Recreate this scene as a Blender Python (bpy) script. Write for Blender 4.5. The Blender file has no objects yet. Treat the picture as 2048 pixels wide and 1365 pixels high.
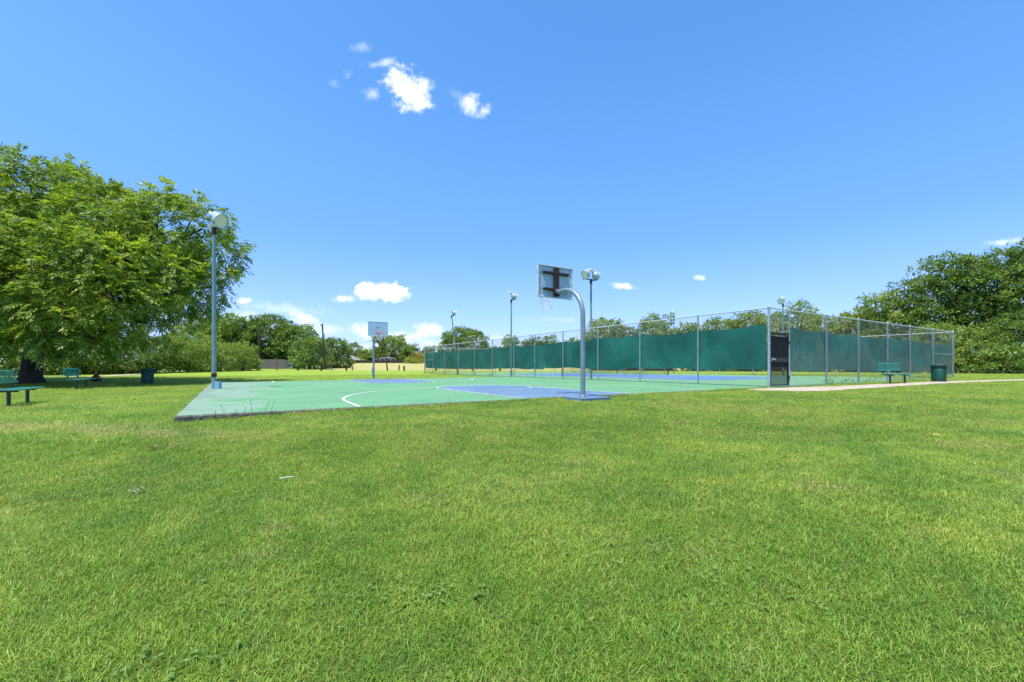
import bpy, math, random
import numpy as np
from mathutils import Vector, Matrix
R = math.radians
scene = bpy.context.scene
COL = scene.collection

# ------------------------------------------------------------------ camera
F, CX, HY, EYE = 846.0, 1024.0, 734.0, 0.777        # focal length and horizon in photo pixels, eye height (m)
cam_d = bpy.data.cameras.new('camera'); cam = bpy.data.objects.new('camera', cam_d); COL.objects.link(cam)
cam_d.sensor_width = 36.0; cam_d.lens = F / 2048 * 36.0
cam_d.shift_y = (HY - 682.5) / 2048
cam_d.clip_start = 0.05; cam_d.clip_end = 5000
cam.location = (0, 0, EYE); cam.rotation_euler = (R(90), 0, 0)
scene.camera = cam

# ------------------------------------------------------------------ light
SUN_EL = 72.0
SH = Vector((0.62, 0.78, 0)).normalized()            # shadows fall this way
sun_d = bpy.data.lights.new('sun', 'SUN'); sun = bpy.data.objects.new('sun', sun_d); COL.objects.link(sun)
sun_d.energy = 4.2; sun_d.angle = R(0.53); sun_d.color = (1.0, 0.955, 0.88)
sd = Vector((SH.x * math.cos(R(SUN_EL)), SH.y * math.cos(R(SUN_EL)), -math.sin(R(SUN_EL))))
sun.rotation_euler = sd.to_track_quat('-Z', 'Y').to_euler(); sun.location = (0, 0, 60)
scene.view_settings.view_transform = 'Standard'; scene.view_settings.look = 'None'
scene.view_settings.gamma = 1.0; scene.view_settings.exposure = 0.62
scene.cycles.max_bounces = 8; scene.cycles.transparent_max_bounces = 16
scene.cycles.use_denoising = True

def make_world():
    w = bpy.data.worlds.new('World'); scene.world = w; w.use_nodes = True
    nt = w.node_tree; nt.nodes.clear(); N = nt.nodes.new; L = nt.links.new
    out = N('ShaderNodeOutputWorld'); bg = N('ShaderNodeBackground'); L(bg.outputs[0], out.inputs[0])
    bg.inputs[1].default_value = 0.13
    sky = N('ShaderNodeTexSky'); sky.sky_type = 'NISHITA'; sky.sun_disc = False
    sky.sun_elevation = R(SUN_EL); sky.sun_rotation = math.atan2(-SH.x, -SH.y)
    sky.air_density = 1.0; sky.dust_density = 0.6; sky.ozone_density = 1.6
    hs = N('ShaderNodeHueSaturation'); hs.inputs['Saturation'].default_value = 1.30
    hs.inputs['Hue'].default_value = 0.5015; hs.inputs['Value'].default_value = 1.43
    L(sky.outputs[0], hs.inputs['Color'])
    tc = N('ShaderNodeTexCoord'); sx = N('ShaderNodeSeparateXYZ'); L(tc.outputs['Generated'], sx.inputs[0])
    def math_(op, a, b=None, clamp=False):
        m = N('ShaderNodeMath'); m.operation = op; m.use_clamp = clamp
        for i, v in enumerate((a, b)):
            if v is None: continue
            if isinstance(v, (int, float)): m.inputs[i].default_value = v
            else: L(v, m.inputs[i])
        return m.outputs[0]
    yy = math_('MAXIMUM', sx.outputs[1], 0.02)
    u = math_('DIVIDE', sx.outputs[0], yy); v = math_('DIVIDE', sx.outputs[2], yy)
    cb = N('ShaderNodeCombineXYZ'); L(u, cb.inputs[0]); L(v, cb.inputs[1])
    def noise(scale, detail, rough):
        n = N('ShaderNodeTexNoise'); L(cb.outputs[0], n.inputs['Vector'])
        n.inputs['Scale'].default_value = scale; n.inputs['Detail'].default_value = detail
        n.inputs['Roughness'].default_value = rough; return n.outputs[0]
    n1 = math_('SUBTRACT', noise(24, 7, 0.62), 0.5); n2 = math_('SUBTRACT', noise(75, 5, 0.6), 0.5)
    nn = math_('ADD', math_('MULTIPLY', n1, 2.6), math_('MULTIPLY', n2, 1.3))
    # cumulus puffs, given as bearing / height over the horizon: x, y, rx, ry, strength, tilt
    puffs = [(812, 176, 56, 42, 1.1, 45), (793, 152, 32, 20, 0.85, 30), (836, 204, 42, 26, .9, 20), (846, 168, 24, 26, .7, 0), (760, 127, 34, 13, .5, -10), (722, 96, 32, 13, .30, 0), (745, 188, 22, 18, .42, 0),
             (667, 165, 18, 13, .26, 0), (696, 150, 16, 14, .26, 0), (938, 212, 28, 29, .78, 0), (966, 223, 24, 16, .55, -40), (915, 190, 40, 16, .2, 30),
             (765, 584, 62, 24, 1.5, 5), (738, 580, 30, 16, 1.0, 0), (692, 598, 27, 12, .72, 0), (487, 602, 20, 10, .8, 0),
             (560, 618, 130, 16, .34, 5), (615, 640, 50, 17, .8, 22), (500, 632, 60, 16, .45, 0), (640, 658, 80, 18, .42, 0), (735, 662, 60, 22, .5, 0),
             (800, 676, 60, 18, .62, 0), (858, 660, 40, 18, .95, 12), (880, 690, 110, 14, .45, 0), (700, 696, 120, 14, .4, 0),
             (1246, 573, 28, 9, .75, 8), (1398, 555, 19, 8, .72, 0), (2008, 484, 55, 9, .5, -8), (1000, 676, 60, 9, .4, 0), (1120, 640, 110, 9, .2, 0), (1170, 690, 90, 24, .3, 0)]
    tot = None
    for (x, y, rx, ry, st, ang) in puffs:
        cu, cv = (x - CX) / F, (HY - y) / F; ca, sa = math.cos(R(ang)), math.sin(R(-ang))
        du = math_('SUBTRACT', u, cu); dv = math_('SUBTRACT', v, cv)
        a = math_('ADD', math_('MULTIPLY', du, ca * F / rx), math_('MULTIPLY', dv, sa * F / rx))
        b = math_('ADD', math_('MULTIPLY', du, -sa * F / ry), math_('MULTIPLY', dv, ca * F / ry))
        d2 = math_('ADD', math_('MULTIPLY', a, a), math_('MULTIPLY', b, b))
        base = math_('SUBTRACT', 1.0, math_('SQRT', d2))
        m = math_('MULTIPLY', math_('ADD', math_('MULTIPLY', base, 1.25), math_('MULTIPLY', nn, .85)), st)
        m = math_('MINIMUM', m, min(1.0, st * 1.0))
        tot = m if tot is None else math_('MAXIMUM', tot, m)
    front = math_('GREATER_THAN', sx.outputs[1], 0.05)
    fac = math_('MULTIPLY', math_('MAXIMUM', math_('MINIMUM', tot, 1.0), 0.0), front)
    sm = N('ShaderNodeMapRange'); sm.interpolation_type = 'SMOOTHSTEP'; L(fac, sm.inputs[0]); fac = sm.outputs[0]
    # pale band low over the horizon
    lt = N('ShaderNodeMapRange'); lt.interpolation_type = 'SMOOTHSTEP'; L(sx.outputs[2], lt.inputs[0]); lt.inputs[1].default_value = 0.02; lt.inputs[2].default_value = 0.50
    tn = N('ShaderNodeMix'); tn.data_type = 'RGBA'; L(lt.outputs[0], tn.inputs[0]); tn.inputs[6].default_value = (.50, .55, .92, 1); tn.inputs[7].default_value = (1, 1, 1, 1)
    ml = N('ShaderNodeMix'); ml.data_type = 'RGBA'; ml.blend_type = 'MULTIPLY'; ml.inputs[0].default_value = 1; L(hs.outputs[0], ml.inputs[6]); L(tn.outputs[2], ml.inputs[7])
    hz = N('ShaderNodeMapRange'); L(sx.outputs[2], hz.inputs[0]); hz.inputs[1].default_value = 0.0; hz.inputs[2].default_value = 0.26
    hz.inputs[3].default_value = 0.42; hz.inputs[4].default_value = 0.0
    mh = N('ShaderNodeMix'); mh.data_type = 'RGBA'; L(hz.outputs[0], mh.inputs[0]); L(ml.outputs[2], mh.inputs[6]); mh.inputs[7].default_value = (3.1, 4.5, 6.3, 1)
    cc = N('ShaderNodeMix'); cc.data_type = 'RGBA'; L(math_('ADD', math_('MULTIPLY', n1, 1.4), 0.75, True), cc.inputs[0])
    cc.inputs[6].default_value = (5.0, 5.6, 6.6, 1); cc.inputs[7].default_value = (7.4, 7.5, 7.4, 1)
    mx = N('ShaderNodeMix'); mx.data_type = 'RGBA'; L(fac, mx.inputs[0]); L(mh.outputs[2], mx.inputs[6]); L(cc.outputs[2], mx.inputs[7])
    L(mx.outputs[2], bg.inputs[0])
make_world()

# ------------------------------------------------------------------ layout of the place
U = Vector((-0.5155, 0.857, 0)).normalized()         # along the tennis court
V = Vector((U.y, -U.x, 0))                           # across it, away from the basketball slab
CORNER = Vector((9.9, 16.3, 0))                      # fence corner beside the gate
def tv(t, s): return CORNER + U * t + V * s
SLAB = [Vector((-5.57, 7.02, 0)), Vector((9.9, 16.3, 0)), Vector((-0.4, 33.5, 0)), Vector((-16.2, 22.8, 0))]
def slab_z(x, y):
    dx, dy = x - 9.9, y - 16.3
    a = -(dx * V.x + dy * V.y); b = dx * U.x + dy * U.y
    return -np.clip(a / 18, -.2, 1.2) * (0.035 + 0.04 * np.clip(b / 20, -.2, 1.2))
CTRL = np.array([(0, 0, -.44), (-6, 1, -.46), (6, 1, -.42), (-2.5, 4, -.34), (3, 5, -.30), (10, 6, -.22), (-9, 5, -.36), (-5.6, 6.7, -.085), (-4, 7.7, -.08),
    (-2, 8.8, -.075), (0, 10, -.075), (2, 11, -.075), (5, 13, -.065), (8, 14.7, -.045), (10, 15.5, -.03), (-13, 11.5, -.30), (-8, 10, -.2), (-12, 15.5, -.19), (-19.3, 19, -.29), (-21, 24.4, -.2), (-29, 25.4, -.27),
    (-16.6, 23, -.16), (-9, 28.5, -.11), (-1, 34.2, -.06), (-30, 40, -.15), (-40, 41, -.17), (-8, 42, -.03), (-12, 50, 0), (18.6, 20.5, -.03), (21.4, 21.2, .06), (12, 16.5, -.03), (15, 12, -.1), (25, 18, 0),
    (28, 24, .05), (40, 35, .08), (50, 48, .1), (30, 50, .05), (10, 65, .05), (-25, 60, .12), (-45, 62, .1), (-30, 68, .2), (-17, 66, .16), (-48, 82, .42), (-30, 100, .6), (-38, 150, 2.1), (0, 150, 2.0), (60, 120, 1.2), (90, 60, .5),
    (-90, 60, .2), (-90, 150, 2), (-60, 250, 3), (60, 250, 3), (0, 400, 3), (300, 200, 3), (-300, 200, 3), (0, -40, -.4), (-40, -20, -.4), (40, -20, -.2), (0, -300, 0), (-300, -50, 0), (300, -50, 0), (0, 1500, 3), (-1000, 900, 3), (1000, 900, 3)], dtype=float)
def ground_z(x, y):
    x = np.asarray(x, float); y = np.asarray(y, float)
    h = 1.3 + 0.11 * np.sqrt(x * x + y * y)
    num = np.zeros_like(x); den = np.zeros_like(x)
    for cx, cy, cz in CTRL:
        d2 = (x - cx) ** 2 + (y - cy) ** 2
        w = np.exp(-d2 / (2 * h * h)) + 1e-7 / (1 + d2 / (h * h))
        num += w * cz; den += w
    z = num / den
    fade = np.exp(-((x - 0) ** 2 + (y - 5) ** 2) / 200.0)
    return z + fade * (0.016 * np.sin(x * 1.3 + y * .7) + 0.012 * np.sin(y * 1.9 - x * .6 + 1.0))
def gz(x, y): return float(ground_z(np.array([x]), np.array([y]))[0])
def in_poly(x, y, poly):
    inside = np.zeros(np.shape(x), bool); n = len(poly)
    for i in range(n):
        x1, y1 = poly[i][0], poly[i][1]; x2, y2 = poly[(i + 1) % n][0], poly[(i + 1) % n][1]
        c = ((y1 > y) != (y2 > y)) & (x < (x2 - x1) * (y - y1) / (y2 - y1 + 1e-12) + x1)
        inside ^= c
    return inside
def at(px, D): return Vector(((px - CX) / F * D, D, 0))     # bearing and distance to a place on the plan
def on_ground(px, D):
    p = at(px, D); p.z = gz(p.x, p.y); return p
def hz(py, D): return EYE + (HY - py) * D / F               # height of something seen at that elevation

# ------------------------------------------------------------------ mesh helpers
class MB:
    def __init__(s): s.v = []; s.f = []; s.smooth = []
    def _add(s, vs, fs, smooth=False):
        o = len(s.v); s.v.extend([tuple(p) for p in vs]); s.f.extend([tuple(i + o for i in f) for f in fs]); s.smooth.extend([smooth] * len(fs)); return s
    def box(s, c, size, rot=None, bev=0.0):
        hx, hy, hz_ = size[0] / 2, size[1] / 2, size[2] / 2; c = Vector(c)
        b = min(bev, hx * .9, hy * .9, hz_ * .9)
        if b > 0:
            bm = __import__('bmesh').new(); __import__('bmesh').ops.create_cube(bm, size=1.0)
            for q in bm.verts: q.co = Vector((q.co.x * size[0], q.co.y * size[1], q.co.z * size[2]))
            __import__('bmesh').ops.bevel(bm, geom=list(bm.edges), offset=b, segments=2, affect='EDGES', profile=.5)
            bm.verts.index_update(); vs = [q.co.copy() for q in bm.verts]; fs = [[q.index for q in f.verts] for f in bm.faces]; bm.free()
        else:
            vs = [Vector((x * hx, y * hy, z * hz_)) for z in (-1, 1) for y in (-1, 1) for x in (-1, 1)]
            fs = [(0, 2, 3, 1), (4, 5, 7, 6), (0, 1, 5, 4), (2, 6, 7, 3), (0, 4, 6, 2), (1, 3, 7, 5)]
        if rot is not None: vs = [rot @ p for p in vs]
        return s._add([p + c for p in vs], fs)
    def tube(s, pts, r, seg=10, caps=True):
        pts = [Vector(p) for p in pts]; n = len(pts); rs = r if isinstance(r, (list, tuple)) else [r] * n
        vs = []; prev = None
        for i, p in enumerate(pts):
            t = (pts[min(i + 1, n - 1)] - pts[max(i - 1, 0)]).normalized()
            if prev is None: a = t.orthogonal().normalized()
            else: a = (prev - t * prev.dot(t)); a = a.normalized() if a.length > 1e-6 else t.orthogonal().normalized()
            prev = a; b = t.cross(a)
            for k in range(seg):
                w = 2 * math.pi * k / seg; vs.append(p + (a * math.cos(w) + b * math.sin(w)) * rs[i])
        fs = [(i * seg + k, i * seg + (k + 1) % seg, (i + 1) * seg + (k + 1) % seg, (i + 1) * seg + k) for i in range(n - 1) for k in range(seg)]
        s._add(vs, fs, True)
        if caps: s._add(vs[:seg], [tuple(reversed(range(seg)))]); s._add(vs[-seg:], [tuple(range(seg))])
        return s
    def lathe(s, prof, c=(0, 0, 0), axis=(0, 0, 1), seg=24, smooth=True):
        axis = Vector(axis).normalized(); a = axis.orthogonal().normalized(); b = axis.cross(a); c = Vector(c); vs = []
        for (r, h) in prof:
            for k in range(seg):
                w = 2 * math.pi * k / seg; vs.append(c + axis * h + (a * math.cos(w) + b * math.sin(w)) * max(r, 1e-4))
        fs = [(i * seg + k, i * seg + (k + 1) % seg, (i + 1) * seg + (k + 1) % seg, (i + 1) * seg + k) for i in range(len(prof) - 1) for k in range(seg)]
        return s._add(vs, fs, smooth)
    def poly(s, pts): return s._add(pts, [tuple(range(len(pts)))])
    def build(s, name, mat, parent=None):
        me = bpy.data.meshes.new(name); me.from_pydata(s.v, [], s.f); me.polygons.foreach_set('use_smooth', s.smooth); me.update()
        return link(name, me, mat, parent)
def link(name, me, mat, parent=None):
    o = bpy.data.objects.new(name, me); COL.objects.link(o)
    if mat: me.materials.append(mat)
    if parent: o.parent = parent
    return o
def np_mesh(name, verts, quads, smooth=False):
    me = bpy.data.meshes.new(name); verts = np.ascontiguousarray(verts, dtype=np.float32); quads = np.ascontiguousarray(quads, dtype=np.int32)
    k = quads.shape[1]
    me.vertices.add(len(verts)); me.vertices.foreach_set('co', verts.ravel())
    me.loops.add(quads.size); me.loops.foreach_set('vertex_index', quads.ravel())
    me.polygons.add(len(quads)); me.polygons.foreach_set('loop_start', np.arange(0, quads.size, k, dtype=np.int32))
    me.polygons.foreach_set('loop_total', np.full(len(quads), k, dtype=np.int32))
    me.polygons.foreach_set('use_smooth', np.full(len(quads), smooth, dtype=bool))
    me.update(calc_edges=True); me.validate(); return me
def tag(o, label, cat, group=None):
    o['label'] = label; o['category'] = cat
    if group: o['group'] = group
    return o
def struct(o, kind='structure'): o['kind'] = kind; return o
def empty(name, loc, rz=0, label=None, cat=None, group=None):
    o = bpy.data.objects.new(name, None); COL.objects.link(o); o.location = loc; o.rotation_euler = (0, 0, rz); o.empty_display_size = .2
    if label: tag(o, label, cat, group)
    return o
def copy_tree(o, parent=None):
    c = o.copy(); COL.objects.link(c)
    if parent: c.parent = parent
    for ch in list(o.children): copy_tree(ch, c)
    return c
def place_copy(src, loc, rz, label, group=None):
    c = copy_tree(src); c.location = loc; c.rotation_euler = (0, 0, rz); c['label'] = label
    if group: c['group'] = group
    return c

# ------------------------------------------------------------------ materials
def mat_(name):
    m = bpy.data.materials.new(name); m.use_nodes = True; nt = m.node_tree
    return m, nt, nt.nodes['Principled BSDF'], nt.nodes.new, nt.links.new
def ramp(N, stops):
    r = N('ShaderNodeValToRGB'); cr = r.color_ramp
    while len(cr.elements) < len(stops): cr.elements.new(0.5)
    for e, (p, c) in zip(cr.elements, stops): e.position = p; e.color = (*c, 1)
    return r
def noise_n(N, L, vec, scale, detail=4, rough=.55, dist=0):
    n = N('ShaderNodeTexNoise'); n.inputs['Scale'].default_value = scale; n.inputs['Detail'].default_value = detail
    n.inputs['Roughness'].default_value = rough; n.inputs['Distortion'].default_value = dist
    if vec is not None: L(vec, n.inputs['Vector'])
    return n.outputs[0]
def mixc(N, L, fac, a, b, mode='MIX'):
    m = N('ShaderNodeMix'); m.data_type = 'RGBA'; m.blend_type = mode
    for i, v in ((0, fac), (6, a), (7, b)):
        if isinstance(v, (int, float)): m.inputs[i].default_value = v
        elif isinstance(v, tuple): m.inputs[i].default_value = (*v, 1)
        else: L(v, m.inputs[i])
    return m.outputs[2]
def maprange(N, L, v, a, b, c=0., d=1., smooth=False):
    m = N('ShaderNodeMapRange'); L(v, m.inputs[0])
    if smooth: m.interpolation_type = 'SMOOTHSTEP'
    for i, q in enumerate((a, b, c, d)): m.inputs[i + 1].default_value = q
    return m.outputs[0]
def paint(name, c, rough=.5, metal=0., var=.25, scale=6., dirt=None, dirt_amt=.5, dirt_scale=3., bump=0.):
    m, nt, b, N, L = mat_(name); g = N('ShaderNodeNewGeometry').outputs['Position']
    n = noise_n(N, L, g, scale, 6, .6)
    lo = tuple(x * (1 - var) for x in c); hi = tuple(min(1, x * (1 + var)) for x in c)
    r = ramp(N, [(.3, lo), (.7, hi)]); L(n, r.inputs[0]); col = r.outputs[0]
    if dirt:
        dn = maprange(N, L, noise_n(N, L, g, dirt_scale, 8, .7), .62 - .25 * dirt_amt, .78 - .2 * dirt_amt)
        col = mixc(N, L, dn, col, dirt)
    L(col, b.inputs['Base Color']); b.inputs['Roughness'].default_value = rough; b.inputs['Metallic'].default_value = metal
    if bump:
        bp = N('ShaderNodeBump'); bp.inputs['Strength'].default_value = bump; bp.inputs['Distance'].default_value = .01
        L(noise_n(N, L, g, scale * 8, 6), bp.inputs['Height']); L(bp.outputs[0], b.inputs['Normal'])
    return m
def grass_color(N, L, island=None):
    pos = N('ShaderNodeNewGeometry').outputs['Position']
    big = noise_n(N, L, pos, .55, 3, .55, .4); mid = noise_n(N, L, pos, 2.6, 5, .65); fine = noise_n(N, L, pos, 38, 3, .7)
    r = ramp(N, [(.30, (0.131, 0.257, 0.022)), (.46, (0.225, 0.374, 0.034)), (.60, (0.325, 0.449, 0.048)), (.74, (0.451, 0.492, 0.085))]); L(mid, r.inputs[0])
    r2 = ramp(N, [(.36, (0.121, 0.262, 0.024)), (.50, (0.236, 0.385, 0.036)), (.64, (0.409, 0.487, 0.062))]); L(big, r2.inputs[0])
    c = mixc(N, L, .5, r.outputs[0], r2.outputs[0])
    lush = maprange(N, L, noise_n(N, L, pos, 1.7, 4, .6, .5), .50, .66, 0, .42, True); c = mixc(N, L, lush, c, (.125, .275, .030))
    sallow = maprange(N, L, noise_n(N, L, pos, .33, 5, .62, .8), .50, .66, 0, .5, True); c = mixc(N, L, sallow, c, (.40, .43, .085))
    # dry straw patches
    dry = maprange(N, L, noise_n(N, L, pos, 1.15, 7, .72, .3), .57, .71, 0, .62)
    c = mixc(N, L, dry, c, (.42, .38, .14))
    # worn yellow strip beside the left end of the slab, ripe field far away
    sp = N('ShaderNodeSeparateXYZ'); L(pos, sp.inputs[0])
    def M(op, a, b_=None):
        m = N('ShaderNodeMath'); m.operation = op
        for i, v in enumerate((a, b_)):
            if v is None: continue
            if isinstance(v, (int, float)): m.inputs[i].default_value = v
            else: L(v, m.inputs[i])
        return m.outputs[0]
    yr = maprange(N, L, M('ADD', sp.outputs[1], M('MULTIPLY', mid, 14.0)), 14, 40, 0, .5)
    c = mixc(N, L, yr, c, (.31, .39, .055))
    wob = M('ADD', sp.outputs[1], M('MULTIPLY', M('SUBTRACT', mid, .5), 6.0))
    ripe = M('MULTIPLY', maprange(N, L, wob, 66, 74), maprange(N, L, M('ADD', sp.outputs[0], M('MULTIPLY', sp.outputs[1], .46)), -2, 4)); c = mixc(N, L, ripe, c, (.46, .41, .15))
    ln = M('ADD', M('MULTIPLY', sp.outputs[0], .28), sp.outputs[1])       # strip running from far left to the slab corner
    st = M('SUBTRACT', 1.0, M('MULTIPLY', M('ABSOLUTE', M('SUBTRACT', ln, 4.55)), 1.6))
    st = M('MULTIPLY', M('MAXIMUM', st, 0.0), maprange(N, L, sp.outputs[0], -2.5, -5.0)); st = M('MULTIPLY', st, maprange(N, L, mid, .35, .6))
    c = mixc(N, L, M('MULTIPLY', st, .75), c, (.46, .40, .14))
    return c, fine, pos
def ground_mat():
    m, nt, b, N, L = mat_('lawn'); c, fine, pos = grass_color(N, L)
    c = mixc(N, L, maprange(N, L, fine, .35, .65), mixc(N, L, 1., c, (.60, .64, .58), 'MULTIPLY'), c)
    sy = N('ShaderNodeSeparateXYZ'); L(pos, sy.inputs[0]); c = mixc(N, L, maprange(N, L, sy.outputs[1], 34, 9, 0, .8), c, mixc(N, L, maprange(N, L, fine, .4, .6), (.030, .052, .010), (.075, .090, .026)))   # thatch and soil, darkened to paint in the shade between the blades
    L(c, b.inputs['Base Color']); b.inputs['Roughness'].default_value = .9; b.inputs['Specular IOR Level'].default_value = .1
    bp = N('ShaderNodeBump'); bp.inputs['Strength'].default_value = .7; bp.inputs['Distance'].default_value = .04
    L(noise_n(N, L, pos, 22, 6, .7), bp.inputs['Height']); L(bp.outputs[0], b.inputs['Normal']); return m
def leafy(name, cols, trans=.35, rough=.5, nscale=.5, spec=.35):
    m, nt, b, N, L = mat_(name); g = N('ShaderNodeNewGeometry')
    n = noise_n(N, L, g.outputs['Position'], nscale, 3)
    add = N('ShaderNodeMath'); add.operation = 'MULTIPLY_ADD'; L(g.outputs['Random Per Island'], add.inputs[0]); add.inputs[1].default_value = .55
    sc = N('ShaderNodeMath'); sc.operation = 'MULTIPLY_ADD'; L(n, sc.inputs[0]); sc.inputs[1].default_value = 1.1; sc.inputs[2].default_value = -.32
    L(sc.outputs[0], add.inputs[2])
    r = ramp(N, [(i / (len(cols) - 1), c) for i, c in enumerate(cols)]); L(add.outputs[0], r.inputs[0])
    L(r.outputs[0], b.inputs['Base Color']); b.inputs['Roughness'].default_value = rough; b.inputs['Specular IOR Level'].default_value = spec
    t = N('ShaderNodeBsdfTranslucent'); L(mixc(N, L, 1., r.outputs[0], (1.25, 1.35, .55), 'MULTIPLY'), t.inputs[0])
    mx = N('ShaderNodeMixShader'); mx.inputs[0].default_value = trans; L(b.outputs[0], mx.inputs[1]); L(t.outputs[0], mx.inputs[2])
    L(mx.outputs[0], nt.nodes['Material Output'].inputs[0]); return m
def blade_mat():
    m, nt, b, N, L = mat_('grass_blades'); c, fine, pos = grass_color(N, L); g = N('ShaderNodeNewGeometry')
    oi = N('ShaderNodeObjectInfo')
    r = ramp(N, [(0, (.55, .66, .55)), (.5, (1.0, 1.02, 1.0)), (.86, (1.3, 1.2, 1.25)), (1., (1.9, 1.5, 2.6))]); L(g.outputs['Random Per Island'], r.inputs[0])
    c = mixc(N, L, 1., c, r.outputs[0], 'MULTIPLY')
    L(c, b.inputs['Base Color']); b.inputs['Roughness'].default_value = .45; b.inputs['Specular IOR Level'].default_value = .35
    t = N('ShaderNodeBsdfTranslucent'); L(c, t.inputs[0])
    mx = N('ShaderNodeMixShader'); mx.inputs[0].default_value = .35; L(b.outputs[0], mx.inputs[1]); L(t.outputs[0], mx.inputs[2])
    L(mx.outputs[0], nt.nodes['Material Output'].inputs[0]); return m
def court_mat(name, c, worn=False):
    m, nt, b, N, L = mat_(name); pos = N('ShaderNodeNewGeometry').outputs['Position']
    n = noise_n(N, L, pos, .7, 6, .6, .5)
    r = ramp(N, [(.3, tuple(x * .86 for x in c)), (.7, tuple(x * 1.10 for x in c))]); L(n, r.inputs[0]); col = r.outputs[0]
    n2 = maprange(N, L, noise_n(N, L, pos, 60, 3, .7), .3, .7, .93, 1.05)
    cb = N('ShaderNodeCombineColor'); [L(n2, cb.inputs[i]) for i in range(3)]
    col = mixc(N, L, 1., col, cb.outputs[0], 'MULTIPLY')
    stain = maprange(N, L, noise_n(N, L, pos, .45, 7, .65, 1.), .54, .68, 0, .5); col = mixc(N, L, stain, col, tuple(x * .74 + .01 for x in c))
    fade = maprange(N, L, noise_n(N, L, pos, 1.7, 8, .75, .6), .56, .74, 0, .45); col = mixc(N, L, fade, col, tuple(x * .8 + .06 for x in c))
    vo = N('ShaderNodeTexVoronoi'); vo.feature = 'DISTANCE_TO_EDGE'; vo.inputs['Scale'].default_value = .16; wp = N('ShaderNodeVectorMath'); wp.operation = 'ADD'; nv = N('ShaderNodeTexNoise'); nv.inputs['Scale'].default_value = 1.3; nv.inputs['Detail'].default_value = 5; L(pos, nv.inputs['Vector']); L(pos, wp.inputs[0]); L(nv.outputs[1], wp.inputs[1]); L(wp.outputs[0], vo.inputs['Vector'])
    col = mixc(N, L, maprange(N, L, vo.outputs[0], .0015, .005, .55, 0), col, (.10, .13, .10))
    if worn:   # bare grey concrete where the paint has gone at the left end
        sp = N('ShaderNodeSeparateXYZ'); L(pos, sp.inputs[0])
        dt = N('ShaderNodeVectorMath'); dt.operation = 'DOT_PRODUCT'; L(pos, dt.inputs[0]); dt.inputs[1].default_value = V
        a = maprange(N, L, dt.outputs['Value'], SLAB[0].dot(V) + 3.0, SLAB[0].dot(V) - .8)
        ad = N('ShaderNodeMath'); ad.operation = 'ADD'; L(a, ad.inputs[0])
        nz = noise_n(N, L, pos, .55, 5, .5, 1.2); sb = N('ShaderNodeMath'); sb.operation = 'MULTIPLY_ADD'; L(nz, sb.inputs[0]); sb.inputs[1].default_value = 1.7; sb.inputs[2].default_value = -.85
        L(sb.outputs[0], ad.inputs[1]); w = maprange(N, L, ad.outputs[0], .48, .54, 0, .85)
        col = mixc(N, L, w, col, (.205, .300, .215))
        w2 = maprange(N, L, ad.outputs[0], .80, .86, 0, .55); col = mixc(N, L, w2, col, (.16, .20, .155))
    L(col, b.inputs['Base Color']); b.inputs['Roughness'].default_value = .75; b.inputs['Specular IOR Level'].default_value = .25
    return m
def screen_mat(name, worn):
    m, nt, b, N, L = mat_(name); tc = N('ShaderNodeTexCoord'); pos = tc.outputs['Object']
    n = noise_n(N, L, pos, .55, 6, .6, .8)
    r = ramp(N, [(.32, (.001, .105, .075)), (.50, (.003, .160, .120)), (.70, (.030, .225, .175))]); L(n, r.inputs[0]); col = r.outputs[0]
    wv = N('ShaderNodeTexWave'); wv.bands_direction = 'Z'; wv.inputs['Scale'].default_value = 9; wv.inputs['Distortion'].default_value = 3; L(pos, wv.inputs[0])
    if worn: r = ramp(N, [(.32, (.003, .140, .100)), (.50, (.008, .205, .155)), (.70, (.045, .28, .215))]); L(n, r.inputs[0]); col = r.outputs[0]
    col = mixc(N, L, maprange(N, L, wv.outputs['Fac'], 0, 1, 0, .12), col, (.05, .20, .16))
    if worn:
        sp = N('ShaderNodeSeparateXYZ'); L(pos, sp.inputs[0])
        nz = noise_n(N, L, pos, .38, 7, .6, 1.0); hzt = maprange(N, L, sp.outputs[2], .5, 2.4, .22, -.22)
        ad = N('ShaderNodeMath'); ad.operation = 'ADD'; L(nz, ad.inputs[0]); L(hzt, ad.inputs[1])
        w = maprange(N, L, ad.outputs[0], .50, .55, 0, .85)
        fine = noise_n(N, L, pos, 14, 5, .8); r3 = ramp(N, [(.36, (.012, .150, .108)), (.52, (.090, .250, .180)), (.66, (.36, .42, .31))]); L(fine, r3.inputs[0])
        end = maprange(N, L, sp.outputs[0], 12, 20, 0, .55)
        fd = mixc(N, L, end, r3.outputs[0], (.20, .165, .12))
        col = mixc(N, L, w, col, fd)
    else:
        fine = maprange(N, L, noise_n(N, L, pos, 10, 6, .8), .55, .8, 0, .25); col = mixc(N, L, fine, col, (.06, .21, .17))
    L(col, b.inputs['Base Color']); b.inputs['Roughness'].default_value = .7; b.inputs['Specular IOR Level'].default_value = .2
    t = N('ShaderNodeBsdfTranslucent'); L(col, t.inputs[0]); mx = N('ShaderNodeMixShader'); mx.inputs[0].default_value = .3
    L(b.outputs[0], mx.inputs[1]); L(t.outputs[0], mx.inputs[2]); L(mx.outputs[0], nt.nodes['Material Output'].inputs[0]); return m
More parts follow.
